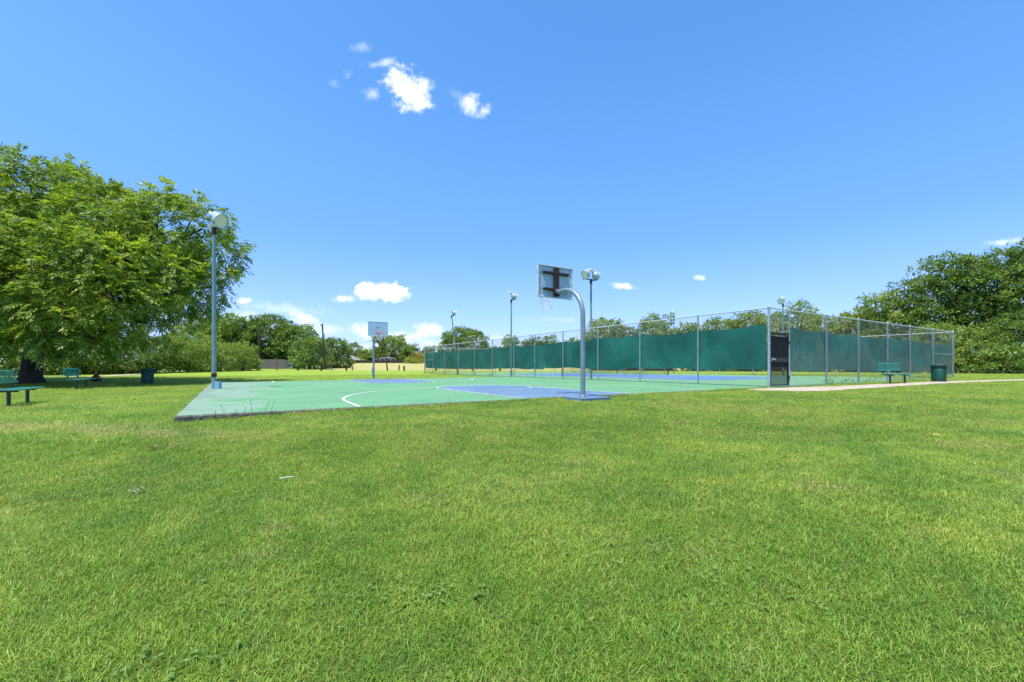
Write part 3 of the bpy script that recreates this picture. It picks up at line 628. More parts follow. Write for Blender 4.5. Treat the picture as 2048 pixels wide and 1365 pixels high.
# the big pecan at the left: bearing x, height y, distance, radius (m)
bt = on_ground(62, 25.6)
pl = [(105, 402, 26, 3.35), (25, 432, 25, 3.6), (205, 430, 25.5, 2.8), (-75, 450, 25, 4.0), (-190, 480, 25, 4.5), (-290, 540, 24, 4.), (325, 448, 25.5, 2.75), (405, 440, 26.5, 1.95), (438, 505, 26.5, 1.65), (448, 545, 26, 1.1), (430, 572, 26, 1.05), (270, 500, 24, 2.4),
      (300, 560, 23.5, 2.5), (200, 535, 22, 2.8), (100, 535, 21.5, 3.0), (0, 550, 21, 3.2), (-110, 560, 21, 3.4), (130, 640, 20.5, 1.9), (240, 630, 21.5, 2.0), (335, 625, 24, 1.7), (35, 640, 21, 1.9), (-60, 650, 21, 2.0), (385, 585, 25.5, 1.6),
      (200, 480, 30.5, 3.6), (60, 500, 31, 4.), (320, 530, 30, 2.8), (-60, 520, 31, 4.), (185, 693, 20.8, 1.15), (105, 690, 20, 1.05), (290, 680, 22.5, 1.15), (20, 700, 21, 1.1), (370, 630, 25, 1.6), (230, 700, 26, 1.5), (120, 660, 29, 2.5)]
lobs = []
for (x, y, D, r) in pl: p = at(x, D); y += (-34 if x > 225 else -16) if y > 600 else (18 if y < 470 and D < 27 else 2); lobs.append((p.x, p.y, hz(y, D), r * .98 - .42))
tree('pecan_tree', 'large spreading pecan tree shading the benches, dark thick trunk', 'tree', bt, lobs, 'leaf_pecan', 11, trunk_r=.46, fork=.28, branches=.3, density=9, clump=.74, per=30, kind='pinnate', ll=.50, zmin=1.6, droop=.18, gapf=1.28)

def blob_lobes(px, top, wpx, D, seed, base_y=None, dens=1.):
    """a natural crown: several lobes inside a seen width, up to a seen height"""
    r = random.Random(seed); c = at(px, D); W = wpx * D / F * 1.12; zt = hz(top, D); zb = gz(c.x, c.y); zt -= 5 * D / F; H = zt - zb; out = []
    if H > W * .9:
        cz = zb + H * .58; out.append((c.x, c.y, cz, W * .36, W * .36, H * .38)); out.append((c.x, c.y, zb + H * .22, W * .33, W * .3, H * .24))
    else: cz = zb + H * .5; out.append((c.x, c.y, cz, W * .36, W * .33, H * .42))
    n = 6
    for k in range(n):
        a = 6.28 * (k + r.random() * .6) / n; rr = W * r.uniform(.16, .22); q = W * r.uniform(.22, .32); z = zb + H * r.uniform(.25, .75)
        out.append((c.x + math.cos(a) * q, c.y + math.sin(a) * q * .8, min(z, zt - rr * .9), rr, rr, rr * 1.05))
    rr = W * .19; out.append((c.x + r.uniform(-.1, .1) * W, c.y, zt - rr, rr, rr, rr))
    rr = W * .16; out.append((c.x + r.choice((-1, 1)) * W * .16, c.y, zt - rr * 1.5, rr, rr, rr))
    for k in range(4): rr = W * r.uniform(.07, .12); out.append((c.x + r.uniform(-.38, .38) * W, c.y + r.uniform(-.2, .1) * W, zb + H * r.uniform(.70, .93), rr, rr, rr * 1.2))
    out.append((c.x + r.uniform(-.2, .2) * W, c.y - W * .2, zb + H * .28, W * .26, W * .2, H * .24)); out.append((c.x + r.choice((-1, 1)) * W * .28, c.y - W * .1, zb + H * .18, W * .22, W * .2, H * .2))
    return Vector((c.x, c.y, zb)), out
def bank(name, cat, items, leaf, group, stems=1, **kw):
    for (px, top, w, D, seed, label, lf) in items:
        b, lb = blob_lobes(px, top, w, D, seed); k = dict(kw); s = D / 80
        tree(name, label, cat, b, lb, lf or leaf, seed, group=group, stems=stems, trunk_r=(.2 if stems == 1 else .07) * (1 + s * .4), **k)
# left background trees behind the wooden fence
bank('leafy_tree', 'tree', [
    (418, 634, 140, 84, 21, 'broad leafy tree just right of the left lamp pole, first of the far row', 'leaf_mid'),
    (472, 632, 110, 86, 22, 'bright green tree between the left lamp pole and the brown utility pole', 'leaf_mid'),
    (537, 624, 104, 88, 23, 'tallest tree of the far row, behind the weathered board fence', 'leaf_dark'),
    (588, 646, 84, 88, 24, 'dark tree leaning right behind the small wire gate', 'leaf_dark'),
    (668, 674, 70, 92, 26, 'dark bushy tree just right of the paired utility poles', 'leaf_dark')], 'leaf_mid', 'trees behind the board fence', density=3.2, clump=.85, per=46, ll=.48, lw=.26, branches=.06)
bank('vine_mound', 'shrub', [(620, 668, 70, 80, 25, 'pale vine covered mound between the wire gate and the paired utility poles', 'leaf_vine')], 'leaf_vine', None, stems=3, density=3.4, clump=.7, per=42, ll=.42, lw=.22, branches=.05)
bank('hedge_bush', 'bush', [
    (-30, 672, 170, 44, 31, 'dark bush behind the near bench at the left edge', 'leaf_dark'), (100, 668, 120, 46, 32, 'yellow green bush behind the pecan trunk', 'leaf_yellow'), (170, 672, 110, 48, 33, 'bush behind the seated person', 'leaf_mid'),
    (245, 676, 110, 50, 34, 'grey green bush behind the pale path and left of the green bin', 'leaf_mid'), (310, 668, 110, 53, 35, 'dark bush directly behind the green bin', 'leaf_dark'), (375, 672, 100, 57, 36, 'round bush left of the left lamp pole', 'leaf_mid'),
    (440, 678, 100, 62, 37, 'bright bush right of the left lamp pole', 'leaf_yellow'), (485, 690, 60, 66, 38, 'low bush left of the brown utility pole', 'leaf_mid')], 'leaf_mid', 'bushes along the left path', stems=4, density=4.2, clump=.75, per=66, ll=.30, lw=.16, branches=.06, gapf=1.22)
# far row beyond the ripe field
bank('far_tree', 'tree', [
    (705, 682, 40, 170, 41, 'slender grey green tree at the left end of the ripe field', 'leaf_silver'), (735, 694, 34, 165, 42, 'small round tree between the two far houses', 'leaf_mid'), (708, 708, 26, 158, 44, 'bright green bush in front of the far pale roof', 'leaf_yellow'),
    (785, 667, 68, 172, 43, 'largest far tree, behind the far hoop', 'leaf_mid'), (757, 690, 34, 168, 45, 'dark tree just left of the far hoop pole', 'leaf_dark'), (822, 688, 40, 166, 46, 'dark tree between the largest far tree and the yellow bush', 'leaf_dark'),
    (838, 702, 26, 140, 47, 'yellow orange bush beside the left end of the tennis fence', 'leaf_ripe'), (828, 715, 30, 136, 48, 'low dark bush in front of the yellow orange bush', 'leaf_yellow'), (855, 690, 36, 165, 49, 'grey green far tree above the left fence corner', 'leaf_silver'),
    (1023, 668, 36, 140, 50, 'thin upright tree behind the middle lamp pole', 'leaf_mid'), (1066, 672, 44, 145, 51, 'left one of two round distant trees behind the green windscreen', 'leaf_dark'), (1100, 667, 36, 145, 52, 'right one of two round distant trees behind the green windscreen', 'leaf_dark'),
    (985, 690, 50, 150, 53, 'low far tree between the leaning lamp pole and the middle lamp pole', 'leaf_mid'), (1150, 672, 40, 130, 54, 'small distant tree left of the twin headed lamp pole', 'leaf_mid')], 'leaf_mid', 'trees beyond the ripe field', density=2.2, clump=1.15, per=52, ll=.62, lw=.36, branches=.03)
bank('round_tree', 'tree', [(926, 653, 94, 92, 55, 'dense dark round tree behind the leaning lamp pole', 'leaf_dark')], 'leaf_dark', None, density=2.4, clump=.8, per=40, ll=.5, lw=.28, branches=.03)
# behind the tennis court
bank('bank_tree', 'tree', [
    (1205, 632, 90, 82, 61, 'pale tree behind the windscreen at the twin headed lamp pole', 'leaf_yellow'), (1245, 650, 80, 78, 62, 'silvery tree between the twin headed lamp and the next far lamp', 'leaf_silver'), (1305, 626, 76, 80, 63, 'tree with a split top between the two far lamps', 'leaf_mid'),
    (1330, 652, 80, 74, 64, 'silvery low tree under the far lamp', 'leaf_silver'), (1385, 640, 80, 72, 65, 'yellow green tree right of the second far lamp', 'leaf_yellow'), (1440, 634, 90, 68, 66, 'tree above the wide green windscreen panel left of the gate', 'leaf_yellow'),
    (1500, 618, 90, 66, 67, 'tree behind the fence corner left of the gate', 'leaf_yellow'), (1597, 597, 70, 62, 68, 'upright tree right of the lamp behind the gate', 'leaf_mid'), (1550, 622, 70, 68, 69, 'tree behind the lamp over the gate', 'leaf_yellow'),
    (1650, 628, 100, 58, 70, 'yellow green low tree behind the first worn windscreen panel', 'leaf_yellow'), (1712, 612, 100, 55, 71, 'yellow green tree where the right tree bank begins to rise', 'leaf_yellow')], 'leaf_mid', 'trees behind the tennis court', density=3.6, clump=.75, per=46, ll=.40, lw=.21, branches=.06)
bank('tall_tree', 'tree', [
    (1775, 584, 130, 52, 72, 'medium tree behind the right bench', 'leaf_mid'), (1835, 548, 130, 50, 73, 'dark tree rising behind the right fence end', 'leaf_dark'), (1905, 505, 150, 49, 74, 'tall dark tree above the right corner of the tennis fence', 'leaf_dark'),
    (1990, 494, 160, 47, 75, 'tallest tree of the right bank near the photo edge', 'leaf_dark'), (2090, 484, 170, 46, 76, 'tall tree cut by the right photo edge', 'leaf_dark')], 'leaf_dark', 'tall trees of the right bank', density=4.0, clump=.92, per=78, ll=.36, lw=.19, branches=.12, gapf=1.22)
bank('bank_bush', 'bush', [
    (1860, 650, 110, 46, 81, 'bush behind the right end bay of the tennis fence', 'leaf_vine'), (1945, 655, 100, 43, 82, 'bright sunlit bush right of the tennis fence corner', 'leaf_yellow'), (2035, 620, 110, 42, 83, 'bushy growth at the right photo edge', 'leaf_dark'), (1990, 690, 90, 41, 84, 'low bright bush at the foot of the right bank', 'leaf_vine'),
    (2060, 690, 90, 40, 85, 'low bush at the right edge above the cable', 'leaf_dark'), (1800, 655, 110, 50, 86, 'bush behind the right bench and windscreen', 'leaf_yellow'), (1730, 660, 110, 54, 87, 'bush behind the second worn windscreen panel', 'leaf_vine')], 'leaf_mid', 'bushes of the right bank', stems=4, density=4.6, clump=.72, per=74, ll=.28, lw=.15, branches=.06, gapf=1.42)

# ------------------------------------------------------------------ tennis fences
FH = 3.05
def chain_link(L, h, x0=0., z0=.04, step=.072, r=.0016):
    """two families of straight wires at 45 degrees, clipped to the panel"""
    m = MB()
    for sg in (1, -1):
        c = -h if sg == 1 else 0.
        while c < L + (h if sg == -1 else 0):
            # line x = c + sg*z
            za, zb = 0., h
            if sg == 1: za, zb = max(0, -c), min(h, L - c)
            else: za, zb = max(0, c - L), min(h, c)
            if zb - za > .02: m.tube([(x0 + c + sg * za, .002 * sg, z0 + za), (x0 + c + sg * zb, .002 * sg, z0 + zb)], r, 3, False)
            c += step
    return m
def windscreen(L, x0, za, zb, yoff, seed, stops):
    rng = random.Random(seed); n = max(20, int(L / .12)); m = 14; vs = []; ph = [rng.uniform(0, 6.28) for _ in range(6)]
    for i in range(n + 1):
        x = L * i / n; xx = x0 + x
        near = min([abs(xx - s) for s in stops] or [9]); sag = .10 * (1 - math.exp(-(near / .9) ** 2))
        top = zb - sag * .8 + .03 * math.sin(x * .7 + ph[0]); bot = za - .03 * math.sin(x * .9 + ph[1]) + .02 * math.sin(x * 2.3 + ph[4])
        for j in range(m + 1):
            f = j / m; bil = math.sin(math.pi * f) * (.07 * math.sin(x * 1.1 + ph[2] + f) + .02 * math.sin(x * 4.3 + ph[3] + 3 * f) + .012 * math.sin(x * 9 - 5 * f + ph[5])) * (1 - math.exp(-(near / .7) ** 2)); vs.append((xx, yoff + bil, bot + (top - bot) * f))
    fs = [(i * (m + 1) + j, (i + 1) * (m + 1) + j, (i + 1) * (m + 1) + j + 1, i * (m + 1) + j + 1) for i in range(n) for j in range(m)]
    q = MB(); q._add(vs, fs, True); return q
def fence(label, org, ang, posts, inward, screens, smat, mids=(), gaps=(), corner0=True, corner1=True, pr=.036):
    root = empty('tennis_fence', org, ang, label, 'fence', 'fences round the tennis court'); L = posts[-1]
    for i, p in enumerate(posts):
        if (i == 0 and not corner0) or (i == len(posts) - 1 and not corner1): continue
        m = MB(); r = pr * (1.35 if i in (0, len(posts) - 1) else 1); m.tube([(p, 0, -.25), (p, 0, FH + .04)], r, 12); m.lathe([(r * 1.15, FH + .0), (r * 1.1, FH + .05), (r * .5, FH + .085), (0, FH + .09)], (p, 0, 0), seg=12)
        for z in (.25, .6, .95, 1.3, 1.65, 2.0, 2.35, 2.7): m.lathe([(r, z - .012), (r + .008, z - .012), (r + .008, z + .012), (r, z + .012)], (p, 0, 0), seg=12)
        m.build('post', M['galv'], root)
    t = MB()
    for a, b in zip(posts[:-1], posts[1:]): t.tube([(a, 0, FH), (b, 0, FH)], .026, 10)
    t.build('top_rail', M['galv_light'], root)
    for a, b, z in mids: MB().tube([(a, 0, z), (b, 0, z)], .024, 10).build('mid_rail', M['galv_light'], root)
    segs = []; cur = 0.
    for g0, g1 in gaps: segs.append((cur, g0)); cur = g1
    segs.append((cur, L)); cm = MB()
    for a, b in segs:
        if b - a > .1: q = chain_link(b - a - .08, FH - .06, a + .04); cm._add(q.v, q.f)
    for g0, g1 in gaps: q = chain_link(g1 - g0 - .08, FH - 2.16, g0 + .04, 2.12); cm._add(q.v, q.f)
    w = MB(); w.v = cm.v; w.f = cm.f; w.smooth = [False] * len(cm.f); o = w.build('chain_link', M['wire'], root); o.location.y = -.045 * inward
    for k, (a, b, za, zb) in enumerate(screens): windscreen(b - a, a, za, zb, .06 * inward, 7 + k + int(org[0] * 3), posts).build('windscreen', smat, root)
    return root
def t_long(px): k = (px - CX) / F; return (9.9 - 16.3 * k) / (-U.x + U.y * k)
def t_short(px): k = (px - CX) / F; return (16.3 * k - 9.9) / (V.x - V.y * k)
lp = [0.] + [t_long(x) for x in (1396, 1280, 1196, 1126, 1070, 1028, 985, 949, 917, 890, 866)] + [39.2]
sp_ = [0., 1.50] + [t_short(x) for x in (1653, 1717, 1775, 1820, 1866)] + [22.2]
SCR = screen_mat('windscreen_green', False); SCRW = screen_mat('windscreen_worn', True)
fence('long tall chain link fence with green windscreen between the two courts', CORNER, math.atan2(U.y, U.x), lp, -1, [(.13, 15.0, .68, 2.42), (15.04, 29.2, .62, 2.36), (29.24, 39.1, .62, 2.40)], SCR, [(lp[-2], lp[-1], 1.55)], corner0=True)
fence('chain link fence with worn faded windscreen behind the right bench, holding the gate', CORNER, math.atan2(V.y, V.x), sp_, 1, [(1.58, sp_[3], .62, 2.36), (sp_[3] + .03, sp_[6] - .05, .55, 2.30), (sp_[6] + .05, 22.1, .30, 2.25)], SCRW, [(sp_[6], sp_[7], 1.58)], gaps=[(0, 1.5)], corner0=False)
fl = [0.] + [3.27 * i for i in range(1, 12)] + [39.2]
fence('far long fence of the tennis court with low bare chain link', tv(0, 22.2), math.atan2(U.y, U.x), fl, 1, [(26.5, 39., .7, 2.3)], SCRW, corner0=False)
fs_ = [0.] + [3.17 * i for i in range(1, 7)] + [22.2]
fence('far end fence of the tennis court behind the net', tv(39.2, 0), math.atan2(V.y, V.x), fs_, -1, [(.1, 4.5, .65, 2.4)], SCR, corner0=False, corner1=False)
def build_gate():
    root = empty('gate', tv(0, .06), math.atan2(V.y, V.x), 'black barred metal gate under a rusty header in the fence corner', 'gate'); W = 1.38; H = 2.03
    f = MB()
    for x in (.03, W - .03): f.box((x, 0, H / 2 + .03), (.05, .045, H), None, .004)
    for z in (.06, H): f.box((W / 2, 0, z), (W - .11, .04, .05), None, .004)
    f.box((W / 2, 0, 1.05), (W - .11, .042, .17), None, .004); f.build('frame', M['black'], root)
    b = MB()
    for k in range(17): x = .11 + (W - .22) * k / 16; b.box((x, 0, .525), (.018, .018, .87)); b.box((x, 0, 1.57), (.018, .018, .80))
    b.build('bars', M['black'], root)
    p = MB(); n = 46
    for k in range(n): x = .06 + (W - .12) * k / (n - 1); p.box((x, .035, 1.37), (.019, .006, 1.22))
    p.build('screen_panel', M['black'], root)
    h = MB(); h.box((.12, -.032, 1.06), (.045, .016, .10), None, .004); h.tube([(.13, -.045, 1.08), (.13, -.085, 1.08), (.27, -.09, 1.05)], .014, 8); h.build('handle', M['galv_light'], root)
    hd = MB(); hd.box((W / 2 - .005, 0, 2.095), (W + .0, .07, .06), None, .006); hd.build('header', M['rust'], root)
    for z in (.35, 1.75): MB().tube([(W + .02, -.03, z - .06), (W + .02, -.03, z + .06)], .02, 8).build('hinge', M['rust'], root)
build_gate()

# ------------------------------------------------------------------ lamps
def floodlight(root, pos, az, tilt=22):
    d = Vector((math.cos(az) * math.cos(R(tilt)), math.sin(az) * math.cos(R(tilt)), -math.sin(R(tilt)))); p = Vector(pos); side = d.cross(Vector((0, 0, 1))).normalized(); up = side.cross(d)
    K = .88; m = MB(); m.lathe([(a_ * K, b_ * K) for a_, b_ in [(0, -.26), (.10, -.255), (.17, -.21), (.235, -.11), (.275, .02), (.298, .12), (.312, .13), (.312, .165), (.296, .168), (.288, .13)]], p, d, 28)
    o = m.build('floodlight', M['lamp_green'], root)
    MB().lathe([(a_ * K, b_ * K) for a_, b_ in [(.29, .132), (.22, .146), (.12, .153), (0, .156)]], p, d, 28).build('lens', M['lens'], o)
    rot = Matrix((d, side, up)).transposed().to_4x4(); b = MB(); b.box(p - d * .30 + up * .13, (.42, .17, .15), rot, .02); b.box(p - d * .16 + up * .22, (.30, .13, .07), rot, .015); b.build('ballast_box', M['lamp_white'], o)
    y = MB()
    for s in (-1, 1): y.box(p + side * s * .275 - d * .02 - Vector((0, 0, .13)), (.05, .012, .32), Matrix.Rotation(az, 4, 'Z'))
    y.box(p - d * .02 - Vector((0, 0, .29)), (.06, .56, .014), Matrix.Rotation(az, 4, 'Z')); y.build('yoke', M['galv'], o)
def lamp_pole(label, loc, h, heads, lean=(0, 0), r=.06, box=False):
    root = empty('lamp_pole', loc, 0, label, 'lamp', 'floodlight poles round the courts'); L = Vector((lean[0], lean[1], 0))
    MB().tube([L * (z / h) + Vector((0, 0, z)) for z in (.55, h * .5, h)], [r, r * .92, r * .8], 14).build('pole', M['pole_teal'], root)
    MB().tube([(0, 0, -.2), L * (.45 / h) + Vector((0, 0, .45))], r * 1.1, 14).build('base_sleeve', M['pole_teal'], root); b = MB(); b.lathe([(r * 1.12, .45), (r * 1.25, .46), (r * 1.25, .58), (r * 1.0, .60)], L * .5 / h, (0, 0, 1), 14); b.build('collar', M['rust'] if box else M['galv'], root)
    if box: MB().box((.19, -.06, .13), (.2, .16, .26), None, .012).build('junction_box', M['box_blue'], root)
    top = L + Vector((0, 0, h)); c = MB(); c.tube([top - Vector((0, 0, .25)), top + Vector((0, 0, .02))], r * 1.1, 12)
    for (az, off) in heads: c.tube([top - Vector((0, 0, .02)), top + Vector((math.cos(az) * (off - .02), math.sin(az) * (off - .02), -.02))], .03, 8)
    c.build('bracket', M['rust'], root)
    for (az, off) in heads: floodlight(root, top + Vector((math.cos(az) * off, math.sin(az) * off, .27)), az)
azV = math.atan2(V.y, V.x)
p1 = on_ground(428, 16.2); p1.z = float(slab_z(p1.x, p1.y))
lamp_pole('tall floodlight pole on the left slab edge with a blue box at its foot', p1, 6.15, [(math.atan2(-.27, .96), .24)], r=.075, box=True)
q = at(1182, 25.3); q.z = 0; lamp_pole('twin headed floodlight pole just behind the near hoop', q, 6.0, [(azV + math.pi, .38), (azV, .38)], r=.072)
q = at(1022.5, 33.0); q.z = -.03; lamp_pole('upright single headed floodlight pole between the leaning pole and the near hoop', q, 6.05, [(azV, .26)], r=.068)
q = on_ground(915.5, 43.2); lamp_pole('leaning single headed floodlight pole near the left end of the tennis fence', q, 6.05, [(azV, .26)], lean=(-.62, 0), r=.07)
for px, py, lab in ((1234, 643, 'far floodlight pole leftmost of three beyond the tennis court'), (1348, 628, 'far floodlight pole in the middle of three beyond the tennis court'), (1566, 602, 'grey floodlight rising above the gate beyond the tennis court')):
    k = (px - CX) / F; o = tv(0, 22.6); t = (o.x - o.y * k) / (-U.x + U.y * k); p = tv(t, 22.6); lamp_pole(lab, p, hz(py, p.y) - .28, [(azV + math.pi, .26)], r=.06)

# ------------------------------------------------------------------ hoops
def hoop(label, loc, rz, near):
    root = empty('basketball_hoop', loc, rz, label, 'basketball hoop', 'hoops of the basketball court')     # local +x points into the court
    m = MB(); rb = .78; zt = 2.90; arc = [(rb - rb * math.cos(a), 0, zt - rb + rb * math.sin(a)) for a in np.linspace(0, math.pi / 2, 13)]
    m.tube([(0, 0, -.25), (0, 0, .6), (0, 0, 1.5)] + arc + [(1.14, 0, zt)], .064, 18); m.lathe([(.064, .0), (.10, .0), (.10, .014), (.066, .03)], (0, 0, 0), seg=18); m.build('pole', M['hoop_steel'], root)
    bx, zb, zt2, hw = 1.20, 2.755, 3.64, .60
    bd = MB(); bd.box((bx + .012, 0, (zb + zt2) / 2), (.024, hw * 2 - .02, zt2 - zb - .02)); b = bd.build('backboard', M['board'], root)
    fr = MB(); w = .035
    for z in (zb, zt2): fr.box((bx, 0, z), (.062, hw * 2 + w, w), None, .006)
    for y in (-hw, hw): fr.box((bx, y, (zb + zt2) / 2), (.0585, w, zt2 - zb - w - .002), None, .006)
    fr.build('edge_frame', M['trim'], b)
    br = MB(); br.box((bx - .055, 0, (zb + zt2) / 2), (.05, .165, zt2 - zb - .06), None, .004)
    for z in (zb + .22, zt2 - .20): br.box((bx - .045, 0, z), (.072, .90, .062), None, .004)
    br.lathe([(.0, 1.08), (.11, 1.08), (.11, 1.11), (0, 1.11)], (0, 0, zt), (1, 0, 0), 16); br.build('bracket', M['rust'], b)
    for y in (-.12, -.32):
        MB().tube([(bx - .015, y, zb + .02), (bx - .02, y, zb + .2)], .004, 5).build('cable', M['cable'], b)
    # target square and small markings on the front
    sq = MB(); x = bx + .027
    for y in (-.19, .19): sq.box((x, y, 3.10), (.004, .03, .26))
    for z in (2.95, 3.245): sq.box((x, 0, z), (.004, .41, .03))
    sq.build('target_square', M['line'], b)
    if not near:
        for k, wd in enumerate((.05, .02, .07, .05, .06, .03)): MB().box((x, -.17 + k * .065, 3.31), (.004, wd * .75, .035)).build('marking', M['black'], b)
        for z in (2.82, 2.90): MB().box((x, .32, z), (.004, .045, .018)).build('marking', M['black'], b)
    rc = bx + .40; zr = 2.93; r = MB(); r.tube([(rc + .228 * math.cos(a), .228 * math.sin(a), zr) for a in np.linspace(0, 2 * math.pi, 33)], .011, 8, False)
    r.box((bx + .045, 0, zr - .03), (.035, .18, .12), None, .005); r.box((bx + .11, 0, zr - .004), (.14, .10, .012))
    for y in (-.07, .07): r.tube([(bx + .05, y, zr - .08), (rc - .16, y * 1.6, zr)], .008, 6)
    r.build('rim', M['orange'], root)
    n = MB(); K = 12; rg = random.Random(4)
    prof = [(.222, 0), (.205, .10), (.178, .20), (.150, .30), (.138, .38), (.142, .45)]
    for k in range(K):
        for sg in (1, -1):
            pts = []
            for j, (rr, dz) in enumerate(prof): a = 2 * math.pi * (k + sg * .5 * j) / K; pts.append((rc + rr * math.cos(a), rr * math.sin(a), zr - dz - rg.uniform(0, .012)))
            n.tube(pts, .0048, 4)
    n.tube([(rc + .138, .02, zr - .42), (rc + .15, .03, zr - .5), (rc + .13, .05, zr - .56)], .004, 4); n.build('net', M['net'], root)
    if not near: MB().box((.0, -.02, .55), (.17, .15, .5), None, .02).build('pole_pad', M['pole_teal'], root)
ph = Vector((1.86, 11.1, 0)); hoop('near basketball hoop seen from behind, rusty brackets on a pale board', ph, math.atan2(U.y, U.x), True)
pf = Vector((-9.05, 27.66, float(slab_z(-9.05, 27.66)))); hoop('far basketball hoop facing the camera with an orange rim', pf, math.atan2(-U.y, -U.x), False)

# ------------------------------------------------------------------ benches, bins, person
def bench(label, loc, rz):
    root = empty('park_bench', loc, rz, label, 'bench', 'green park benches'); Lh = .92
    def panel(fn, n):
        m = MB()
        for k in range(n): a = fn((k + .5) / n, 1. / n * .62); m.box(a[0], a[1], a[2])
        return m
    s = MB()
    for k in range(9): y = -.19 + .40 * k / 8; s.box((0, y, .452 + (.010 if k in (0, 8) else 0)), (Lh * 2 - .04, .030, .014), None, .003)
    for x in (-Lh, -.3, .3, Lh): s.box((x, .01, .452), (.035, .43, .02), None, .004)
    for y in (-.205, .225): s.tube([(-Lh, y, .448), (Lh, y, .448)], .022, 8)
    s.build('seat', M['bench'], root)
    rt = Matrix.Rotation(R(-14), 4, 'X'); b = MB()
    for k in range(6): z = .64 + .26 * k / 5; b.box((0, -.285 - (z - .64) * .25, z), (Lh * 2 - .04, .012, .042), rt, .003)
    for x in (-Lh, -.3, .3, Lh): b.box((x, -.318, .77), (.04, .02, .31), rt, .004)
    for z in (.622, .925): b.tube([(-Lh, -.281 - (z - .64) * .25, z), (Lh, -.281 - (z - .64) * .25, z)], .024, 8)
    b.build('backrest', M['bench'], root)
    for x in (-.62, .62):
        MB().tube([(x, .0, -.2), (x, .0, .40)], .038, 12).build('leg', M['bench_dark'], root)
        MB().tube([(x, .17, .408), (x, -.16, .408), (x, -.235, .43), (x, -.275, .50), (x, -.31, .66), (x, -.365, .86)], .026, 10).build('support_arm', M['bench_dark'], root)
    return root
rzu = math.atan2(V.y, V.x) - math.pi / 2          # facing +V (local +y)
b1 = bench('near green park bench at the left edge, facing the court', on_ground(37, 11.35), rzu + math.radians(3))
place_copy(b1, on_ground(163, 19.3), rzu, 'second green park bench, under the pecan tree left of the bin')
place_copy(b1, on_ground(1795, 19.6) + Vector((0, 0, .0)), math.radians(24) + math.pi, 'green park bench by the path with its back to the worn windscreen')
def litter_bin(label, loc, mat, frame):
    root = empty('litter_bin', loc, 0, label, 'bin', 'green litter bins'); m = MB()
    m.lathe([(0, .06), (.315, .06), (.325, .08), (.36, .80), (.345, .80), (.31, .10), (0, .10)], seg=40)
    for k in range(40): a = 2 * math.pi * k / 40; c, s = math.cos(a), math.sin(a); m.tube([(.332 * c, .332 * s, .09), (.364 * c, .364 * s, .80)], .012, 5)
    m.build('drum', mat, root); r = MB(); r.lathe([(.355, .775), (.40, .785), (.425, .83), (.42, .87), (.385, .885), (.345, .87), (.34, .80)], seg=40); r.build('rim', mat, root)
    for k in range(3): a = 2 * math.pi * k / 3 + .4; MB().tube([(.25 * math.cos(a), .25 * math.sin(a), -.08), (.25 * math.cos(a), .25 * math.sin(a), .07)], .03, 8).build('foot', M['bench_dark'], root)
    root.scale = (.78, .78, 1.)
    if frame:
        g = MB()
        for a in (.6, 2.7, 4.7): g.tube([(.375 * math.cos(a), .375 * math.sin(a), .03), (.395 * math.cos(a), .395 * math.sin(a), .78)], .016, 6)
        g.lathe([(.37, .02), (.39, .02), (.39, .06), (.37, .06)], seg=32); g.build('side_frame', M['bench_dark'], root)
litter_bin('dark green litter bin in the pecan shade, left of the left lamp pole', on_ground(295, 24.2), M['bin_blue'], False)
litter_bin('green litter bin with flared rim by the right path, beside the fence corner', on_ground(1878, 21.3), M['bin'], True)

